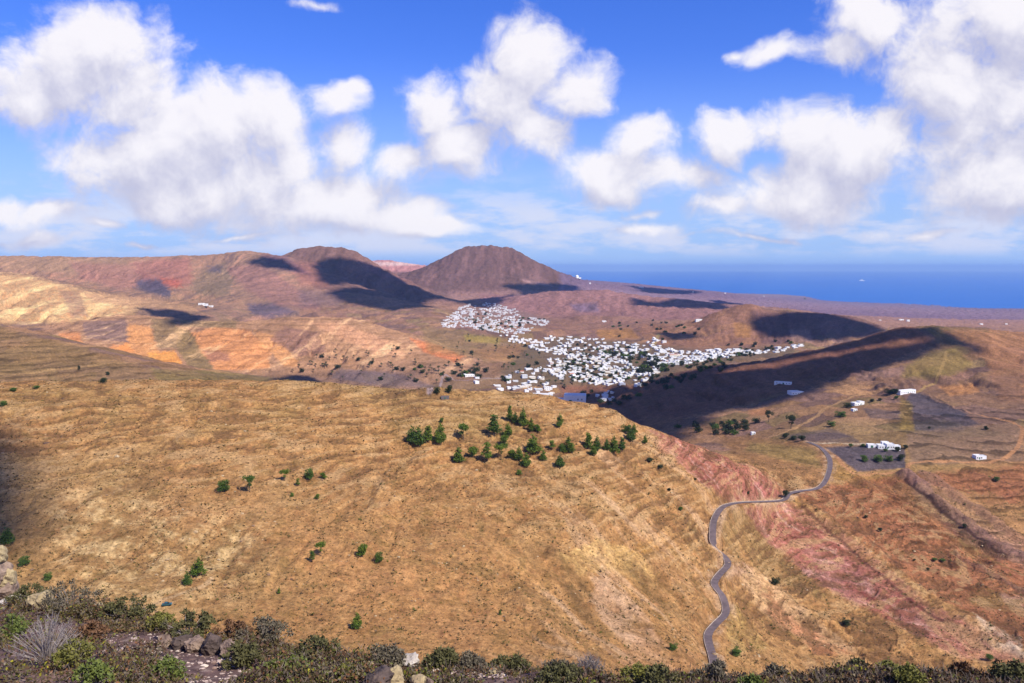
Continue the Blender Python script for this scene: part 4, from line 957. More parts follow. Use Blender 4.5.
def trunk_mesh(h, r0, rs, limbs=5, bare=.2):
    bm = bmesh.new(); lean = rs.uniform(-.05, .05, 2)
    pts = [(lean[0] * t * h + .03 * h * math.sin(t * 5), lean[1] * t * h, t * h - .04) for t in (-.02, .2, .45, .7, .95)]
    tube(bm, pts, [r0, r0 * .8, r0 * .6, r0 * .35, r0 * .1])
    for k in range(limbs):
        t = rs.uniform(bare, .85); a = rs.uniform(0, 6.28); l = h * .25 * (1.1 - t); x, y, z = lean[0] * t * h, lean[1] * t * h, t * h
        tube(bm, [(x, y, z), (x + math.cos(a) * l, y + math.sin(a) * l, z + l * .4)], [r0 * .3, r0 * .08], 4)
    me = bpy.data.meshes.new('trunk'); bm.to_mesh(me); bm.free(); me.materials.append(BARK); return me
PROTO = {}
def conif(kind, seed):
    """unit tree: 1 m high"""
    rs = np.random.RandomState(seed); bl = []
    if kind == 'cone':
        z = .2
        while z < .97:
            w = .25 * (1 - z) ** .75 + .03; k = max(1, int(6 * w / .2))
            for j in range(k): a = rs.uniform(0, 6.28); q = w * rs.uniform(.2, .85); bl.append((q * math.cos(a), q * math.sin(a), z + rs.uniform(-.03, .03), w * rs.uniform(.4, .62)))
            z += .085
        n, s = 1500, .036
    elif kind == 'spire':
        z = .22
        while z < .97:
            w = .15 * (1 - z) ** .6 + .025
            if rs.rand() < .86:
                for j in range(3): a = rs.uniform(0, 6.28); q = w * rs.uniform(.3, .9); bl.append((q * math.cos(a), q * math.sin(a), z + rs.uniform(-.02, .02), w * rs.uniform(.45, .7)))
            z += .07
        n, s = 1200, .032
    elif kind == 'round':
        for j in range(16): a = rs.uniform(0, 6.28); q = rs.uniform(0, .3); bl.append((q * math.cos(a), q * math.sin(a), .52 + rs.uniform(-.26, .26), rs.uniform(.13, .22)))
        n, s = 1500, .045
    elif kind == 'umbrella':
        for j in range(14): a = rs.uniform(0, 6.28); q = rs.uniform(0, .32); bl.append((q * math.cos(a), q * math.sin(a), .76 + rs.uniform(-.1, .12), rs.uniform(.10, .16)))
        for j in range(3): a = rs.uniform(0, 6.28); bl.append((.12 * math.cos(a), .12 * math.sin(a), .45, .09))
        n, s = 1200, .042
    else:  # straggly
        for j in range(9): a = rs.uniform(0, 6.28); z = rs.uniform(.25, .92); q = rs.uniform(.02, .2) * (1.15 - z); bl.append((q * math.cos(a), q * math.sin(a), z, rs.uniform(.07, .13)))
        n, s = 800, .036
    return bl, n, s, rs
def tree_protos():
    for kind in ('cone', 'spire', 'round', 'umbrella', 'straggly'):
        for sd in range(3):
            bl, n, s, rs = conif(kind, 100 + sd * 7 + len(kind))
            m = PINE if (sd != 1) else PINE2
            PROTO[kind, sd] = (leaf_mesh('crown', bl, s, n, rs, m), trunk_mesh(.95 if kind in ('cone', 'spire', 'straggly') else .7, .028, rs, 6, .12))
tree_protos()
def pine(px, py, hp, kind, label, wide=1., seed=None, name='pine_tree', group='pines on the near hillside', cat='pine tree', ymin=60, crownmat=None):
    p = pick(px, py, ymin); H = hp * p[1] / F_PX * 1.06; sd = rnd.randrange(3) if seed is None else seed
    cr, tr = PROTO[kind, sd]
    if crownmat: cr = cr.copy(); cr.materials[0] = crownmat
    e = bpy.data.objects.new(name, None); C.objects.link(e); e.location = p - np.array([0, 0, .1]); e.rotation_euler.z = rnd.uniform(0, 6.28); e.scale = (H * wide, H * wide, H)
    tag(e, label, cat, group)
    for nm, me in (('crown', cr), ('trunk', tr)):
        o = bpy.data.objects.new(nm, me); C.objects.link(o); o.parent = e
    return e
PINES = [
 (412,442,17,'cone',1.3,'leftmost pine of the dense clump at the left of the hillside grove'), (419,446,21,'cone',1.15,'front pine of the dense clump at the left of the grove'), (428,442,18,'spire',1.3,'slim pine in the middle of the dense left clump'),
 (440,443,21,'cone',1.05,'broad pine at the right end of the dense left clump'), (442,423,6,'round',.9,'tiny pine just above the dense left clump'), (463,440,17,'umbrella',1.,'round-headed pine on a bare trunk right of the dense clump'),
 (494,436,24,'spire',1.35,'tall loose pine standing alone uphill of the grove centre'), (510,422,18,'spire',1.,'narrow pine at the left of the topmost row'), (515,423,12,'cone',1.1,'short pine second in the topmost row'), (523,426,19,'cone',.95,'tallest pine of the topmost row'), (531,431,14,'cone',.95,'last pine at the lower end of the topmost row'),
 (538,432,9,'round',1.1,'small ball-shaped pine right of the topmost row'), (508,437,15,'cone',1.15,'thin pine just below the topmost row'), (505,445,11,'round',1.,'squat pine touching the thin one below the topmost row'),
 (458,462,16,'cone',1.3,'bushy pine below the round-headed one'), (473,457,12,'round',1.15,'low round pine left of the straggly one'), (487,461,19,'straggly',1.4,'straggly pine with a leaning lower branch'), (501,460,17,'umbrella',.95,'two-tiered pine right of the straggly one'),
 (512,458,10,'round',1.2,'left pine of the dark lower trio'), (519,461,15,'cone',1.1,'middle pine of the dark lower trio'), (526,466,14,'cone',1.3,'lowest pine of the dark lower trio'), (519,475,6,'round',1.2,'small ball pine alone below the dark trio'),
 (533,452,18,'cone',1.5,'wide triangular pine in the centre of the grove'), (543,460,11,'cone',1.2,'small cone pine under the wide triangular one'), (552,450,11,'straggly',1.4,'pale loose pine right of the wide triangular one'), (560,467,13,'cone',1.4,'dark pine at the lower right below the pale loose one'),
 (562,452,10,'round',1.1,'short pine leaning on the tall one right of centre'), (569,453,17,'cone',1.1,'full pine right of centre beside a short one'), (560,427,15,'cone',.95,'single upright pine high above the grove centre'),
 (588,449,18,'spire',1.4,'tall left pine of the pair in the right half of the grove'), (593,456,13,'cone',1.1,'low pine at the foot of the tall pair'), (597,451,16,'cone',1.,'right pine of the tall pair'), (607,450,12,'cone',1.2,'left pine of the wide right clump'), (614,454,19,'cone',1.05,'right pine of the wide right clump'),
 (622,450,14,'spire',1.3,'slim pine right of the wide right clump'), (626,433,10,'round',1.1,'upper pine of the three near the crest at right'), (631,441,15,'cone',1.2,'lower pine of the three near the crest at right'), (634,433,10,'cone',1.1,'rear pine of the three near the crest at right'), (645,444,10,'cone',1.,'last small pine before the red scar'),
 (222.5,492,14,'round',1.,'round pine at the left of the mid-slope line'), (250,492,17,'umbrella',.8,'pine on a tall bare trunk second from the left of the mid-slope line'), (285,481,12,'umbrella',.85,'pine with a dark shadow in the middle of the mid-slope line'), (298,486,8,'straggly',1.3,'little pine between two larger ones of the mid-slope line'), (309,480,13,'round',.9,'round pine near the right of the mid-slope line'),
 (323.5,479,8,'round',1.05,'small round pine ending the mid-slope line'), (292,497,5,'round',1.,'tiny bush-like pine below the mid-slope line, left'), (317,499,6,'round',1.1,'tiny bush-like pine below the mid-slope line, right'),
 (321,556,15,'umbrella',.75,'double-headed pine alone low on the slope'), (312,562,12,'straggly',1.2,'small leaning pine in the shade of the double-headed one'), (362,557,16,'round',.95,'left pine of the pair low on the slope'), (378,563,13,'round',.8,'right pine of the pair low on the slope'), (279,594,7,'spire',1.3,'tiny upright sapling below the lone pines'),
 (199,575,19,'cone',1.3,'large pine above the car on the lower left slope'), (187,585,15,'cone',1.1,'smaller pine leaning against the large one above the car'), (357,628,17,'cone',1.1,'lowest pine on the slope just above the foreground scrub'), (7,544,18,'cone',1.4,'dark pine at the left edge behind the rock outcrop')]
for (x, y, h, k, w, lab) in PINES: pine(x, y, h, k, lab, w * 1.1)
BUSHES = [
 (23,566,11,'round',1.3,'bright green bush at the left edge below the dark slope',GREENB), (49,580,9,'round',1.2,'bright green bush poking above the scrub at the left',GREENB), (737,655,9,'round',1.5,'bright green bush right of the road bottom',GREENB), (674,650,8,'round',1.4,'oblong green bush left of the road bottom',GREENB),
 (776,585,9,'round',1.2,'dark bush on the olive slope below the red scar',OLIVE), (846,625,8,'round',1.4,'grey-green bush on the lower slope left of the red ridge',OLIVE), (786,497,8,'round',1.1,'dark green bush at the road bend',OLIVE), (989,660,7,'round',1.5,'green bush at the foot of the pale scar',GREENB),
 (681,511,5,'round',1.2,'small green bush left of the road below the red scar',GREENB), (669,491,4,'round',1.4,'small dull bush on the flank under the red scar',OLIVE), (695,480,3,'round',1.4,'tiny dull bush at the edge of the red scar',OLIVE), (437,394,8,'round',1.1,'dark bush left of the ruined hut on the crest',OLIVE), (449,393,9,'round',1.,'dark bush right of the ruined hut on the crest',OLIVE),
 (500,615,6,'spire',1.5,'tiny green sapling low in the middle of the slope',GREENB), (108,375,4,'round',1.6,'small dark bush on the left shoulder above the hill crest',OLIVE), (103,383,6,'round',1.7,'wide dark bush on the crest at the left',OLIVE), (79,370,5,'spire',1.7,'thin dark bush on the left shoulder',OLIVE),
 (864.5,462,8,'round',1.4,'left green bush in the grey field',GREENB), (878,462,8,'round',1.6,'middle green bush in the grey field',GREENB), (888,461,7,'round',1.5,'third green bush in the grey field',GREENB), (900,461,8,'round',1.4,'right green bush in the grey field',OLIVE), (898,452,6,'round',1.4,'bush against the farmhouse wall',OLIVE), (905,449,5,'round',1.3,'bush at the right corner of the farmhouse',OLIVE),
 (885,452,4,'round',1.6,'low bush in front of the farmhouse',GREENB), (851,447,4,'round',1.5,'bush beside the white farm track, left',GREENB), (863,447,4,'round',1.7,'bush beside the white farm track, right',GREENB), (997,482,6,'round',1.3,'lone green bush on the right terraces',GREENB), (986,430,5,'round',1.2,'small bush right of the terraced field',OLIVE), (929,429,3,'round',1.3,'dark bush in the brown field',OLIVE),
 (768.5,422,12,'umbrella',.95,'dark tree left of the upper track',OLIVE), (791,429,14,'umbrella',.9,'dark tree beside the bend of the upper track',OLIVE), (840,417,7,'round',1.8,'green bush beside the upper track, largest',GREENB), (831,426,6,'round',1.7,'green bush at the lower end of the upper track',GREENB), (848,408,6,'round',1.8,'dark bush by the upper farmhouse',OLIVE),
 (889,394,6,'round',1.8,'dark hedge clump left of the long building, left part',OLIVE), (895,394,6,'round',1.8,'dark hedge clump left of the long building, right part',OLIVE), (896,399,4,'round',1.8,'bush below the long white building',GREENB), (872,402,4,'round',1.6,'low bush between the upper farmhouse and the hedge',OLIVE), (880,401,3.5,'round',1.6,'small bush near the hedge by the long building',OLIVE),
 (785,438,6,'round',1.8,'dark hedge clump beside the track junction, left',OLIVE), (793,440,5,'round',1.9,'dark hedge clump beside the track junction, middle',OLIVE), (802,441,6,'round',1.9,'dark hedge clump beside the track junction, right',OLIVE), (745,430,8,'round',1.4,'tree at the near end of the palm line',OLIVE), (880,532,5,'round',1.3,'bush on the rock band at the right',OLIVE), (866,518,3.5,'round',1.4,'tiny bush left of the rock band',OLIVE),
 (934,561,4,'round',1.8,'green bush patch on the lower terraces, left',GREENB), (942,562,4,'round',1.9,'green bush patch on the lower terraces, right',GREENB), (914,561,3,'round',1.5,'small dull bush left of the lower terraces',OLIVE), (964,528,5,'round',1.2,'dark bush beside the rock band',OLIVE), (928,571,4,'round',1.2,'dark bush on the lower terraces',OLIVE),
 (748,494,3.5,'round',1.6,'small bush at the red scar foot',OLIVE), (650,462,5,'round',1.9,'grey-green bush patch under the last pine',OLIVE), (660,468,4,'round',2.,'grey-green bush patch left of the red scar',OLIVE), (14,392,5,'round',1.8,'green bush at the left end of the crest',GREENB), (3,406,6,'round',1.6,'bright green bush on the slope at the left edge',GREENB), (36,389,4,'round',2.,'low green bush on the crest near the left edge',GREENB)]
for (x, y, h, k, w, lab, m) in BUSHES: pine(x, y, h, k, lab, w, name='bush' if k == 'round' else 'tree', group='bushes and small trees on the slopes', cat='bush' if k == 'round' else 'tree', crownmat=m)

# palms and garden trees, a few pixels each
def palm_mesh(seed):
    rs = np.random.RandomState(seed); bm = bmesh.new(); tube(bm, [(0, 0, -.5), (.1, 0, 3), (0, .1, 6.2)], [.35, .28, .25], 5)
    for f in bm.faces: f.material_index = 1
    for k in range(20):
        a = k * 2.4; el = rs.uniform(-.3, 1.1); l = rs.uniform(2.2, 2.9); pts = [Vector((0, 0, 6.2))]
        for t in (.4, .75, 1.): pts.append(Vector((math.cos(a) * l * t * math.cos(el), math.sin(a) * l * t * math.cos(el), 6.2 + l * t * math.sin(el) - 1.6 * t * t)))
        s = Vector((-math.sin(a), math.cos(a), 0)) * .38
        for p, q in zip(pts[:-1], pts[1:]): bm.faces.new([bm.verts.new(p - s), bm.verts.new(q - s * .8), bm.verts.new(q + s * .8), bm.verts.new(p + s)])
    me = bpy.data.meshes.new('palm_tree'); bm.to_mesh(me); bm.free(); me.materials.append(PALMG); me.materials.append(BARK); return me
PALMS = [palm_mesh(i) for i in range(3)]
def shrub_mesh(seed, m):
    rs = np.random.RandomState(seed); bl = [(rs.uniform(-1.6, 1.6), rs.uniform(-1.6, 1.6), rs.uniform(1, 2.8), rs.uniform(.8, 1.4)) for _ in range(8)]
    return leaf_mesh('garden_tree', bl, .5, 330, rs, m)
GARD = [shrub_mesh(i, m) for i, m in enumerate([OLIVE, PINE2, OLIVE, PALMG])]
DOTS = [  # outline, count, palms share, size, description
 ([(285,372),(330,350),(400,345),(430,365),(440,384),(380,382),(310,378)], 60, .8, (.8,1.2), 'on the plain below the orange hill'),
 ([(410,368),(440,360),(480,366),(500,376),(470,382),(420,382)], 26, .4, (1.,1.5), 'in the gardens west of the village'),
 ([(440,345),(470,335),(520,342),(548,356),(530,366),(480,364),(445,358)], 42, .75, (.7,1.1), 'on the slope between the two village halves'),
 ([(500,364),(545,362),(600,384),(560,392),(500,384)], 26, .5, (.9,1.3), 'at the near left edge of the village'),
 ([(560,345),(640,348),(640,380),(580,384),(550,370)], 130, .15, (.7,1.1), 'between the village houses'),
 ([(628,356),(642,352),(660,362),(668,372),(640,374),(628,366)], 34, .1, (1.3,1.8), 'in the dark village garden'),
 ([(600,352),(630,354),(628,360),(604,356)], 9, .1, (1.2,1.7), 'in the green band among the upper houses'),
 ([(640,368),(690,366),(720,362),(730,370),(700,384),(650,392),(636,388)], 28, .4, (.9,1.4), 'on the shaded field below the village'),
 ([(660,366),(740,352),(760,355),(700,372)], 46, .3, (.7,1.2), 'along the lower edge of the east row of houses'),
 ([(600,322),(660,320),(700,330),(690,345),(620,338)], 22, .6, (.9,1.3), 'on the brown slope above the village'),
 ([(724,345),(790,340),(800,348),(740,356)], 18, .4, (.9,1.4), 'among the string of houses below the knoll'),
 ([(470,312),(545,320),(500,334),(460,326)], 36, .2, (.9,1.3), 'inside the far upper cluster'),
 ([(668,428),(720,424),(760,420),(756,436),(700,434)], 20, .6, (.8,1.1), 'in the line behind the red spur'),
 ([(560,386),(600,392),(640,396),(620,408),(580,400)], 12, .5, (.9,1.3), 'in the shade by the big hall')]
n = 0; DL = []
for di, (poly, cnt, ps, (s0, s1), where) in enumerate(DOTS):
    for (x, y) in poly_pts(poly, cnt, 900 + di):
        p = pick(x, y, 760 if y > 410 else 1150); isp = rnd.random() < ps and n < 290
        me = rnd.choice(PALMS) if isp else rnd.choice(GARD); s = rnd.uniform(s0, s1) * (1.25 if isp else 2.0)
        o = bpy.data.objects.new('palm_tree' if isp else 'garden_tree', me); C.objects.link(o); o.location = p; o.rotation_euler.z = rnd.uniform(0, 6); o.scale = (s * 1.05, s * 1.05, s)
        tag(o, ('small dark palm ' if isp else 'small dark bushy tree ') + where, 'palm' if isp else 'tree', 'palms dotted over the valley' if isp else 'garden trees of the valley'); n += 1; DL.append((o, 'small dark palm' if isp else 'small dark bushy tree', x, y))

place_labels(DL)
# ------------------------------------------------------------------ scrub and stones scattered over the slopes
def attr_mat(name, rough=.95, var=.5, sc=2.):
    m = bpy.data.materials.new(name); m.use_nodes = True; N, L = m.node_tree.nodes, m.node_tree.links
    b = N['Principled BSDF']; b.inputs['Roughness'].default_value = rough; b.inputs['Specular IOR Level'].default_value = .1
    at = N.new('ShaderNodeAttribute'); at.attribute_name = 'soil'; n = N.new('ShaderNodeTexNoise'); n.inputs['Scale'].default_value = sc; n.inputs['Detail'].default_value = 4
    g = N.new('ShaderNodeNewGeometry'); L.new(g.outputs['Position'], n.inputs['Vector'])
    r_ = N.new('ShaderNodeMapRange'); r_.inputs[1].default_value = .3; r_.inputs[2].default_value = .7; r_.inputs[3].default_value = 1 - var; r_.inputs[4].default_value = 1 + var; L.new(n.outputs[0], r_.inputs[0])
    s = N.new('ShaderNodeVectorMath'); s.operation = 'SCALE'; L.new(at.outputs['Color'], s.inputs[0]); L.new(r_.outputs[0], s.inputs['Scale']); L.new(s.outputs[0], b.inputs['Base Color']); return m
def slope_scrub():
    rs = np.random.RandomState(11); V = []; Cc = []
    n = 110000; u = rs.uniform(-.70, .70, n); Y = 290 + 470 * rs.rand(n) ** .9; X = u * Y; z = grid_z(X, Y)
    d = fbm(X, Y, 30, 3, 201) * 1.2 + fbm(X, Y, 8, 2, 203); k = d > rs.uniform(-.5, .6, n); X, Y, z = X[k], Y[k], z[k]
    dd = np.min(np.stack([np.hypot(X - q[0], Y - q[1]) for q in rp[::3]]), 0); k = dd > 6; X, Y, z = X[k], Y[k], z[k]; n = len(X)
    s = rs.gamma(3, .12, n) + .16
    pal = lin([(112, 92, 58), (128, 104, 62), (96, 88, 50), (108, 104, 46), (140, 112, 70), (88, 70, 52)]) * .62
    c = pal[rs.choice(6, n)]; T = 5
    V = np.zeros((n, T, 3, 3)); base = np.stack([X, Y, z - .05], 1)
    for t in range(T):
        a = rs.uniform(0, 6.28, n); q = np.stack([np.cos(a), np.sin(a), rs.uniform(.2, 1.1, n)], 1); r2 = np.stack([-np.sin(a), np.cos(a), np.zeros(n)], 1)
        V[:, t, 0] = base - r2 * s[:, None] * .4; V[:, t, 1] = base + r2 * s[:, None] * .4; V[:, t, 2] = base + q * s[:, None]
    me = tri_mesh('scrub', V.reshape(-1, 3), 3, [attr_mat('dry_scrub')], np.repeat(c, T, 0)); o = bpy.data.objects.new('scrub', me); C.objects.link(o)
    tag(o, 'low dry scrub dotted over the brown slopes', 'scrub', kind='stuff')
    # stones
    rs = np.random.RandomState(12); n = 9000; u = rs.uniform(-.7, .7, n); Y = 290 + 430 * rs.rand(n); X = u * Y; d = fbm(X, Y, 40, 4, 211); k = d > rs.uniform(-.05, .5, n); X, Y = X[k], Y[k]; z = grid_z(X, Y); n = len(X)
    ico = bmesh.new(); bmesh.ops.create_icosphere(ico, subdivisions=1, radius=1); iv = np.array([v.co for v in ico.verts]); fi = np.array([[v.index for v in f.verts] for f in ico.faces]); ico.free()
    s = rs.gamma(2, .14, n)[:, None, None] + .1; J = iv[None] * (1 + rs.uniform(-.3, .3, (n, len(iv), 1))) * s * np.array([1.3, 1, .8]); P = J + np.stack([X, Y, z], 1)[:, None]
    V = P[:, fi].reshape(-1, 3); c = lin([(190, 160, 120), (150, 120, 92), (120, 92, 72), (206, 180, 140)])[rs.choice(4, n)] * .7
    me = tri_mesh('stones', V, 3, [bpy.data.materials['dry_scrub']], np.repeat(c, len(fi), 0)); o = bpy.data.objects.new('stones', me); C.objects.link(o); tag(o, 'loose stones scattered over the slopes', 'stones', kind='stuff')
slope_scrub()

# ------------------------------------------------------------------ the ledge in front of the camera
def edge_y(u):
    """distance of the brink, by direction"""
    return np.interp(u, [-.9, -.64, -.40, -.14, .24, .64, .9], [17.2, 15.4, 12.1, 10.5, 9.95, 10.0, 10.0])
def fg_z(X, Y):
    X = np.asarray(X, float); Y = np.asarray(Y, float); u = X / np.maximum(Y, 4)
    ye = edge_y(u) + fbm(X, Y * 0, 1.7, 3, 301) * .6
    z = 497.4 - .25 * Y + fbm(X, Y, 1.8, 4, 302) * .16 + fbm(X, Y, .4, 3, 303, .6) * .04
    z = np.where(Y < 2, 496.9 + fbm(X, Y, 1.8, 4, 302) * .16, z)
    return z - 1.5 * np.maximum(Y - ye, 0) - .25 * ss(-1., 0, Y - ye) 
gx = np.linspace(-24, 24, 760); gy = np.concatenate([np.linspace(-6, 4, 60), np.linspace(4.05, 19, 330), np.linspace(19.2, 34, 60)])
FX, FY = np.meshgrid(gx, gy); FZ = fg_z(FX, FY)
FZ = np.where(FY > 19, np.minimum(FZ, FZ), FZ)
g1_ = fbm(FX, FY, 1.1, 4, 311, .6); g2_ = fbm(FX, FY, .22, 3, 312, .65)
fc = np.zeros(FX.shape + (3,), np.float32) + lin((124, 98, 92)); 
for c, m in (((150, 118, 100), ss(.05, .4, g1_) * .8), ((92, 72, 66), ss(.05, .4, -g1_) * .8), ((176, 152, 136), ss(.28, .45, g2_) * .8)):
    fc += (lin(c) - fc) * m[..., None].astype(np.float32)
o = grid_mesh('ledge', np.stack([FX, FY, FZ], -1), len(gy), len(gx), attr_mat('dark_gravel', .95, .35, 9.), fc * .58); tag(o, kind='structure')
def fpick(px, py, dz=0.):
    u, w = U(px, py); Y = np.linspace(3.5, 22, 1500); d = CAM_Z + w * Y - fg_z(u * Y, Y) - dz; k = np.where(d < 0)[0]
    k = k[0] if len(k) else int(np.argmin(d)); y = Y[k]; return np.array([u * y, y, float(fg_z(u * y, y))])

def rock(px, py, wp, hp, tone, label, seed, group='rocks in the foreground scrub', deep=1., lift=0.):
    p = fpick(px, py); s = p[1] / F_PX; W_, H_ = wp * s, hp * s; rs = np.random.RandomState(seed)
    bm = bmesh.new(); bmesh.ops.create_icosphere(bm, subdivisions=4, radius=1)
    pl = rs.normal(size=(13, 3)); pl /= np.linalg.norm(pl, axis=1)[:, None]; dd = rs.uniform(.55, .92, 13)
    ph_ = rs.uniform(0, 99)
    for v in bm.verts:
        c = np.array(v.co)
        for a, b in zip(pl, dd):
            t = c @ a - b
            if t > 0: c = c - a * t * .93
        nn = float(perlin(np.array([c[0] * 2.3 + ph_]), np.array([c[1] * 2.3 + c[2] * 3.1]), seed)[0]) * .13 + float(perlin(np.array([c[0] * 7 + ph_]), np.array([c[1] * 7 + c[2] * 8.]), seed + 3)[0]) * .09
        v.co = c * (1 + nn)
    mx_ = max(abs(v.co.x) for v in bm.verts); zt = max(v.co.z for v in bm.verts)
    for v in bm.verts: v.co = (v.co.x / mx_ * W_ / 2, v.co.y * W_ / 2 * deep, v.co.z / zt * H_ * .62 + H_ * .36)
    for f in bm.faces: f.smooth = False
    o = mesh_of('rock', bm, [TONES[tone]]); o.location = p + np.array([0, W_ * .2, -.01 + lift * s]); o.rotation_euler.z = rs.uniform(-.3, .3)
    tag(o, label, 'rock', group)
TONES = [mat('pale_rock', (.52, .46, .38), .9, .25, 9, bump=.6, col2=(.34, .28, .22)), mat('lichen_rock', (.44, .34, .17), .9, .3, 9, bump=.6, col2=(.26, .19, .11)), mat('dark_basalt', (.13, .09, .07), .9, .3, 9, bump=.8, col2=(.055, .04, .035)), mat('pink_rock', (.34, .24, .17), .9, .3, 9, bump=.9, col2=(.13, .085, .065))]
ROCKS = [(12,606,34,10,0,'flat pale slab at the foot of the outcrop'), (40,611,30,20,1,'large yellowish boulder right of the flat slab'), (59,613,15,13,1,'small yellowish boulder beside the large one'),
 (90,615,30,10,1,'low flat tan slab among scrub at the left'), (133,621,12,6,0,'small white stone lying on the scrub'), (164,647,18,13,3,'leftmost reddish rock of the dark rock row'), (180,648,24,14,2,'dark rock second in the rock row'), (193,652,22,15,3,'brown rock with a flat top in the rock row'), (184,636,9,7,1,'little yellow stone on top of the rock row'),
 (209,655,24,22,2,'biggest dark block of the rock row'), (227,657,20,18,3,'brown block at the right end of the rock row'), (240,660,9,8,1,'small yellow stone right of the rock row'), (331,683,24,11,1,'tan stone near the bottom left of the pale boulders'), (367,672,16,11,1,'tan stone on top of the dark boulder'), (378,692,40,24,2,'dark shaded boulder at the bottom edge'),  # the shaded boulder is dark by its own material
 (396,690,25,25,1,'yellow rounded boulder at the bottom edge'), (410,657,26,13,0,'pale white boulder on the brink of the ledge'), (418,690,22,16,1,'tan stone right of the yellow boulder'), (430,692,9,16,3,'narrow pinkish stone at the bottom edge'), (345,655,8,5,0,'tiny white stone left of the white boulder'), (452,664,14,5,0,'small white stone right of the white boulder'), (466,667,12,6,0,'white stone in the pale gravel patch'), (492,674,12,6,1,'tan pebble right of the gravel patch'), (700,676,14,6,0,'pale stone left of the dark scrub at the bottom'), (688,674,9,5,0,'tiny pale stone below the road end'),(712,680,10,5,0,'small pale stone near the bottom under the road')]
for i, q in enumerate(ROCKS): rock(*q, seed=50 + i)
for i, (x, w_, h_, t_, lf, lab) in enumerate([(-3, 36, 34, 3, 0, 'lowest craggy block of the rock outcrop at the left edge'), (5, 20, 20, 1, 18, 'yellowish middle block of the rock outcrop at the left edge'), (-6, 32, 24, 3, 24, 'broad reddish middle block of the rock outcrop at the left edge'), (-5, 24, 20, 1, 42, 'topmost block of the rock outcrop at the left edge')]):
    rock(x, 604, w_, h_, t_, lab, seed=140 + i, lift=lf)

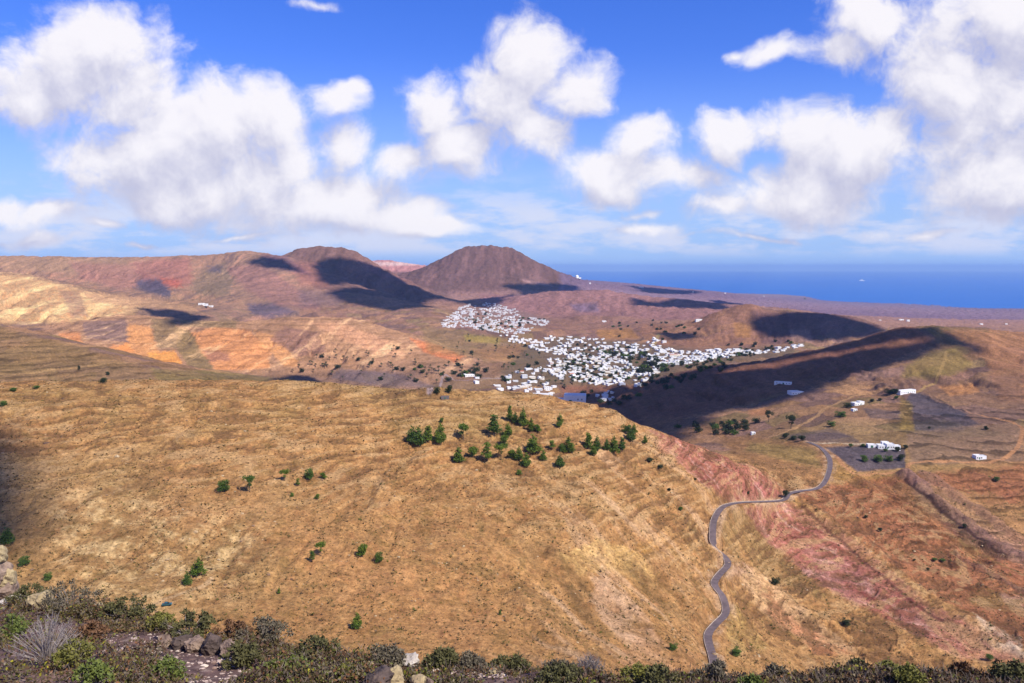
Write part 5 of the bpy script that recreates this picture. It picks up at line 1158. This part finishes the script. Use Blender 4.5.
def fg_scrub():
    """the tangled mat of low scrub that covers the brink of the ledge"""
    rs = np.random.RandomState(21); hum = []
    def add(n, x0, x1, y0, y1, r0, r1, h0, h1):
        for _ in range(n):
            px = rs.uniform(x0, x1); py = rs.uniform(y0, y1); p = fpick(px, py); hum.append((p[0], p[1], rs.uniform(r0, r1), rs.uniform(h0, h1)))
    # along the brink
    for px in np.concatenate([np.arange(-560, -60, 9.), np.arange(-60, 1085, 6.), np.arange(1085, 1500, 9.)]):
        u = U(px, 640)[0]; y = float(edge_y(np.array([u]))[0]) + rs.uniform(-.7, .15); big = 1. if px < 340 else .62
        hum.append((u * y, y, rs.uniform(.2, .42) * (.6 + .4 * big), rs.uniform(.08, .26) * big * (.55 if 400 < px < 700 else 1)))
    add(46, -10, 160, 618, 692, .22, .45, .10, .30); add(14, 100, 200, 616, 630, .2, .35, .12, .24); add(16, 230, 330, 628, 650, .2, .35, .12, .24); add(46, 245, 400, 646, 690, .22, .42, .14, .32); add(8, 120, 250, 680, 694, .15, .25, .05, .1)
    add(34, 400, 700, 672, 694, .2, .35, .06, .14); add(56, 700, 1050, 674, 696, .25, .45, .03, .09); add(14, 20, 120, 590, 612, .3, .5, .2, .4); add(40, -520, -10, 620, 720, .25, .45, .08, .24); add(40, 1050, 1480, 676, 740, .25, .45, .04, .12); add(50, 300, 1050, 694, 760, .25, .45, .04, .12)
    hum = np.array(hum); n = 150000; w = hum[:, 2] ** 2; idx = rs.choice(len(hum), n, p=w / w.sum()); hh = hum[idx]
    a = rs.uniform(0, 6.28, n); q = np.sqrt(rs.rand(n)); X = hh[:, 0] + np.cos(a) * q * hh[:, 2]; Y = hh[:, 1] + np.sin(a) * q * hh[:, 2]
    top = hh[:, 3] * .85 * np.sqrt(np.maximum(1 - q ** 2, 0)) * (1 + fbm(X, Y, .12, 2, 331) * .9); Z = fg_z(X, Y) + top * rs.uniform(.1, 1, n) ** .6
    pal = lin([(112, 98, 58), (94, 84, 50), (116, 90, 64), (98, 74, 60), (122, 110, 88), (112, 116, 52), (132, 92, 62), (150, 142, 46)]) * .78
    tone = rs.dirichlet([.9, .9, .7, .8, .5, .5, .35, .14], len(hum)); right = hum[:, 0] / hum[:, 1] > .1
    tone[right] = tone[right] * np.array([.6, .6, 1.4, 2.4, .9, .5, .5, .4]); tone /= tone.sum(1)[:, None]
    cum = tone.cumsum(1)[idx]; ci = (rs.rand(n)[:, None] > cum).sum(1).clip(0, 7); c = pal[ci] * rs.uniform(.6, 1.3, n)[:, None]
    d = rs.normal(size=(n, 3)) + np.array([0, 0, .7]); d /= np.linalg.norm(d, axis=1)[:, None]; b = np.cross(d, rs.normal(size=(n, 3))); b /= np.linalg.norm(b, axis=1)[:, None]
    s = rs.uniform(.012, .03, n)[:, None]; twig = (rs.rand(n) < .22)[:, None]; ln = np.where(twig, s * 4.5, s * 1.7); wd = np.where(twig, .0035, s * .5); P = np.stack([X, Y, Z], 1)
    c = np.where(twig, lin((136, 120, 106)) * .6 * rs.uniform(.6, 1.2, n)[:, None], c)
    V = np.stack([P - b * wd, P + d * ln * .5 - b * wd * 1.3, P + d * ln, P + d * ln * .5 + b * wd * 1.3], 1).reshape(-1, 3)
    me = tri_mesh('undergrowth', V, 4, [attr_mat('scrub_leaves', .8, .3, 5.)], c.astype(np.float32)); o = bpy.data.objects.new('undergrowth', me); C.objects.link(o)
    tag(o, 'tangled low scrub covering the brink of the ledge', 'scrub', kind='stuff')
    # loose pale chippings
    rs = np.random.RandomState(22); n = 5000; px = np.concatenate([rs.uniform(100, 250, n // 2), rs.uniform(430, 520, n // 4), rs.uniform(640, 760, n // 4)]); py = np.concatenate([rs.uniform(628, 690, n // 2), rs.uniform(660, 678, n // 4), rs.uniform(670, 686, n // 4)])
    P = np.array([fpick(x, y) for x, y in zip(px[::2], py[::2])]); n = len(P); s = rs.gamma(1.6, .006, n) + .004
    ico = bmesh.new(); bmesh.ops.create_icosphere(ico, subdivisions=1, radius=1); iv = np.array([v.co for v in ico.verts]); fi = np.array([[v.index for v in f.verts] for f in ico.faces]); ico.free()
    J = iv[None] * (1 + rs.uniform(-.35, .35, (n, len(iv), 1))) * s[:, None, None] * np.array([1.4, 1, .7]) + P[:, None]
    c = lin([(200, 176, 160), (150, 124, 110), (110, 88, 80), (220, 200, 180)])[rs.choice(4, n, p=[.3, .3, .25, .15])] * .75
    me = tri_mesh('gravel', J[:, fi].reshape(-1, 3), 3, [bpy.data.materials['scrub_leaves']], np.repeat(c, len(fi), 0)); o = bpy.data.objects.new('gravel', me); C.objects.link(o); tag(o, 'loose pale chippings on the dark ledge', 'gravel', kind='stuff')
fg_scrub()

def fg_bush(px, py, wp, hp, style, label, seed):
    """a single bush on the ledge: stems and leaves"""
    p = fpick(px, py); s = p[1] / F_PX; W_, H_ = wp * s, hp * s; rs = np.random.RandomState(seed)
    e = bpy.data.objects.new('shrub', None); C.objects.link(e); e.location = p; tag(e, label, 'shrub', 'single shrubs on the ledge')
    bm = bmesh.new(); tips = []; ns = {'twigs': 90}.get(style, 26)
    for k in range(ns):
        a = rs.uniform(0, 6.28); q = rs.rand() ** .5; tx, ty = math.cos(a) * q * W_ / 2, math.sin(a) * q * W_ / 2 * .8; tz = H_ * (1 - .55 * q * q) * rs.uniform(.75, 1.)
        mid_ = (tx * .35 + rs.uniform(-.02, .02), ty * .35, tz * .5); tube(bm, [(tx * .05, ty * .05, -.01), mid_, (tx, ty, tz)], [.006, .0045, .002] if style != 'twigs' else [.005, .0035, .0015], 4); tips.append((tx, ty, tz))
        if style == 'twigs':
            for j in range(3): t = rs.uniform(.3, .9); o_ = np.array(mid_) * (1 - t) + np.array((tx, ty, tz)) * t; d_ = np.array([rs.uniform(-.05, .05), rs.uniform(-.05, .05), rs.uniform(.02, .09)]) * 1.3; tube(bm, [tuple(o_), tuple(o_ + d_)], [.003, .001], 3)
    mesh_of('stem', bm, [TWIG], e)
    if style == 'twigs': return
    size, n, m, ro = {'bright': (.022, 1300, LBRIGHT, .055), 'olive': (.024, 1900, LOLIVE, .06), 'red': (.026, 1500, LRED, .05), 'grey': (.022, 1900, LGREY, .06), 'yellow': (.018, 2200, LYEL, .055)}[style]
    bl = [(t[0], t[1], t[2] - .01, ro * rs.uniform(.7, 1.2)) for t in tips] + [(t[0] * .7, t[1] * .7, t[2] * .6, ro) for t in tips[::2]]
    o = bpy.data.objects.new('foliage', leaf_mesh('foliage', bl, size, n, rs, m, 1.5)); C.objects.link(o); o.parent = e
TWIG = mat('grey_twigs', (.30, .25, .22), .9, .2, 8); LBRIGHT = mat('bright_leaves', (.16, .18, .035), .7, .2, 12, col2=(.06, .085, .022)); LOLIVE = mat('olive_leaves', (.125, .115, .04), .8, .2, 12, col2=(.055, .05, .022))
LRED = mat('reddish_leaves', (.20, .10, .045), .8, .2, 12, col2=(.09, .05, .03)); LGREY = mat('grey_leaves', (.17, .14, .085), .8, .2, 12, col2=(.08, .065, .045)); LYEL = mat('yellow_leaves', (.22, .20, .04), .8, .2, 12, col2=(.10, .10, .03))
FB = [(48,668,80,62,'twigs','large leafless grey twiggy shrub at the lower left'), (12,640,36,26,'bright','bright green low shrub at the left edge under the boulders'), (74,668,40,30,'yellow','yellow-green shrub right of the leafless grey one'), (92,688,44,30,'bright','yellow-green shrub at the bottom left corner'), (30,600,46,24,'olive','dark shrub behind the yellowish boulders'),
 (70,606,60,34,'grey','grey-green mounded shrub behind the yellowish boulders'), (86,645,40,26,'red','reddish-brown shrub above the yellow-green one'), (128,614,52,26,'olive','dark olive shrub under the small white stone'), (188,628,60,30,'olive','broad dark shrub behind the rock row'), (160,618,30,18,'yellow','yellowish shrub left of the broad dark one'),
 (168,676,36,18,'bright','low bright green shrub in the middle of the bare gravel'), (232,640,40,24,'red','rusty shrub right of the rock row'), (265,640,56,30,'grey','grey-green shrub near the brink right of the rocks'), (276,676,26,16,'bright','vivid green shrub in the dark scrub, left one'), (294,676,34,20,'bright','vivid green shrub in the dark scrub, right one'), (318,656,52,28,'olive','dark olive shrub above the vivid green pair'),
 (345,680,26,16,'yellow','yellow shrub left of the dark boulder'), (240,668,44,26,'olive','dark shrub left of the vivid green pair'), (385,655,40,22,'grey','grey shrub left of the white boulder'), (442,668,34,20,'olive','dark shrub right of the white boulder'), (464,658,40,18,'grey','spindly grey shrub on the brink right of the white boulder'), (510,662,44,16,'olive','dark shrub on the brink left of the middle'),
 (560,664,30,12,'grey','thin grey shrub on the brink in the middle'), (590,668,34,22,'twigs','bare twiggy shrub on the brink near the middle'), (640,668,40,16,'yellow','yellow-tinged shrub on the brink left of the road end'), (720,668,54,20,'grey','dark mounded shrub hiding the end of the road'), (775,672,26,12,'grey','small grey shrub right of the road end'), (857,668,15,12,'olive','small dark green shrub sticking up on the right brink'),
 (888,668,22,9,'yellow','low yellowish shrub right of the small dark green one'), (910,688,36,24,'yellow','rounded bright yellow-green shrub at the bottom right'), (962,672,18,14,'red','brown shrub sticking up right of the yellow-green one'), (1012,680,40,20,'olive','dark shrub in the bottom right corner'), (560,688,60,20,'olive','low dark green mat at the bottom centre'), (660,686,40,18,'olive','low green shrub at the bottom under the road'), (752,690,24,14,'bright','small bright green shrub at the bottom under the road')]
for i, (x, y, w, h, st, lab) in enumerate(FB): fg_bush(x, y, w, h, st, lab, 70 + i)

# ------------------------------------------------------------------ added clouds out of view to the right, shaped to shade the land
UNSEEN_CLOUDM = mat('unseen_cloud', (.9, .9, .92), 1., .03, .002)
def cloud(poly, zc, thick, seed):  # added unseen cloud, set towards the sun from its shadow outline
    G = np.array([(lambda p: (p[0], p[1], p[2]))(pick(q[0], q[1], q[2] if len(q) > 2 else 60) if not (len(q) > 3) else (U(q[0], 400)[0] * q[3], q[3], 265.)) for q in poly])
    k = (zc - G[:, 2]) / SUN.z; P = G[:, :2] + np.outer(k, [SUN.x, SUN.y]); c = P.mean(0)
    lo_, hi_ = P.min(0), P.max(0); n = 70; xs = np.linspace(lo_[0] - 40, hi_[0] + 40, n); ys = np.linspace(lo_[1] - 40, hi_[1] + 40, n); XX, YY = np.meshgrid(xs, ys)
    sc = max(hi_ - lo_); wx = XX + fbm(XX, YY, sc * .25, 4, seed) * sc * .07; wy = YY + fbm(XX, YY, sc * .25, 4, seed + 1) * sc * .07
    d = np.full(XX.shape, 1e9); ins = np.zeros(XX.shape, bool)
    for i in range(len(P)):
        a = P[i]; b = P[(i + 1) % len(P)]; dx, dy = b - a; t = np.clip(((wx - a[0]) * dx + (wy - a[1]) * dy) / (dx * dx + dy * dy + 1e-9), 0, 1)
        d = np.minimum(d, np.hypot(wx - a[0] - t * dx, wy - a[1] - t * dy)); ins ^= ((a[1] > wy) != (b[1] > wy)) & (wx < dx * (wy - a[1]) / (dy + 1e-9) + a[0])
    sd = np.where(ins, d, 0); h = thick * np.sqrt(np.clip(sd / (thick * 1.5), 0, 1.)); top = zc + h * (.8 + .5 * fbm(XX, YY, sc * .12, 4, seed + 2)); bot = zc - h * .35
    bm = bmesh.new(); vt = {}; vb = {}
    for j in range(n - 1):
        for i in range(n - 1):
            if not (ins[j, i] or ins[j+1, i] or ins[j, i+1] or ins[j+1, i+1]): continue
            for (a, b) in ((j, i), (j, i+1), (j+1, i+1), (j+1, i)):
                if (a, b) not in vt:
                    vt[a, b] = bm.verts.new((xs[b] - c[0], ys[a] - c[1], top[a, b] - zc)); vb[a, b] = vt[a, b] if not ins[a, b] else bm.verts.new((xs[b] - c[0], ys[a] - c[1], bot[a, b] - zc))
            q = ((j, i), (j, i+1), (j+1, i+1), (j+1, i)); f = bm.faces.new([vt[k_] for k_ in q]); f.smooth = True
            vv = [vb[k_] for k_ in q[::-1]]
            if any(x_ is not y_ for x_, y_ in zip(vv[::-1], f.verts)):
                try: g_ = bm.faces.new(vv); g_.smooth = True
                except ValueError: pass
    o = mesh_of('added_cloud', bm, [UNSEEN_CLOUDM]); o.location = (c[0], c[1], zc); tag(o, kind='structure')  # unseen slab, added only to cast a shadow of its outline
UNSEEN_CLOUDS = [
 ([(-140,425),(0,428),(22,450),(34,490),(40,520),(30,548),(0,560),(-150,570)], 3600, 60),
 ([(480,393,0,1500),(560,386,0,1480),(610,380,0,1560),(640,386,1150),(668,378,1150),(700,371,1150),(740,362,1150),(800,353,1150),(850,343,1150),(885,333,1150),(905,328.5,1150),(936,327,1150),(934,333,1150),(905,340,1150),(875,347,1150),(820,353,1150),(770,363,1150),(720,373,1150),(670,383,1150),(600,0,0,1450),(480,0,0,1460)], 2300, 60),
 ([(480,0,0,1450),(620,0,0,1400),(690,376,1150),(740,370,1150),(800,360,1150),(850,352,1150),(885,349,1150),(915,342,1150),(944,334,1150),(950,338,1150),(930,350,1150),(900,360,1000),(866,373,1000),(836,386,1000),(808,398,1000),(780,404,900),(740,409,900),(700,418,900),(660,0,0,960),(600,0,0,1100),(480,0,0,1300)], 2300, 60),
 ([(752,325,2200),(762,316,2200),(790,312,2200),(845,317,2200),(884,329,2200),(870,337,2000),(820,341,2000),(795,336,2000),(765,336,2000)], 3200, 90),
 ([(312,262,3000),(340,259,3000),(368,264,3000),(400,279,3000),(434,296,3000),(405,302,3000),(378,291,3000),(352,284,3000),(332,285,3000),(320,278,3000)], 4200, 110),
 ([(322,293,2900),(350,288,2900),(385,292,2900),(420,299,2900),(432,308,2900),(395,311,2900),(350,302,2900)], 4200, 110),
 ([(245,263,3000),(262,256,3000),(285,260,3000),(304,273,3000),(280,269,3000),(262,267,3000)], 4200, 110),
 ([(500,286,4300),(540,283,4300),(578,287,4300),(596,292,4300),(550,292.5,4300),(518,290,4300)], 5200, 110),
 ([(135,308,1500),(160,310,1500),(185,312,1500),(206,318,1500),(192,324,1500),(170,323,1500),(155,314,1500)], 2900, 60),
 ([(270,378,800),(295,375,800),(316,380,800),(300,386,800),(278,384,800)], 2000, 30),
 ([(628,298,3800),(660,303,3800),(720,300,3800),(742,304,3400),(720,309,3400),(680,308,3400),(640,304,3800)], 4600, 110),
 ([(425,299,3000),(470,300,3000),(500,297,3000),(512,293,3000),(502,303,3000),(460,304,3000)], 4400, 90),
 ([(655,333,2000),(690,333,2000),(703,338,2000),(670,340,2000)], 3000, 50),
 ([(630,286,5000),(700,291,5000),(690,295,5000),(640,292,5000)], 5600, 110),
 ([(915,344,900),(938,337,900),(962,340,900),(985,352,900),(975,355,900),(955,345,900),(935,343,900)], 2300, 25)]  # last arc is added for the shade of a hollow in the hill
for i, (poly, zc, th) in enumerate(UNSEEN_CLOUDS): cloud(poly, zc, th, 400 + i * 5)
# ------------------------------------------------------------------ air
def haze():
    bm = bmesh.new(); bmesh.ops.create_cube(bm, size=1)
    x0, x1, y0, y1, z0, z1 = -94000, 94000, -3000, 96000, -4.2, 690
    for v in bm.verts:
        v.co = ((x0 + x1) / 2 + v.co.x * (x1 - x0), (y0 + y1) / 2 + v.co.y * (y1 - y0), (z0 + z1) / 2 + v.co.z * (z1 - z0))
    me = bpy.data.meshes.new('haze'); bm.to_mesh(me); bm.free()
    m = bpy.data.materials.new('air'); m.use_nodes = True; N, L = m.node_tree.nodes, m.node_tree.links; N.remove(N['Principled BSDF'])
    v = N.new('ShaderNodeVolumePrincipled'); v.inputs['Color'].default_value = (.38, .60, 1.0, 1); v.inputs['Density'].default_value = HAZE; v.inputs['Anisotropy'].default_value = .0
    L.new(v.outputs[0], N['Material Output'].inputs['Volume'])
    me.materials.append(m); o = bpy.data.objects.new('haze', me); C.objects.link(o); tag(o, kind='stuff')
HAZE = 2.5e-5
haze()
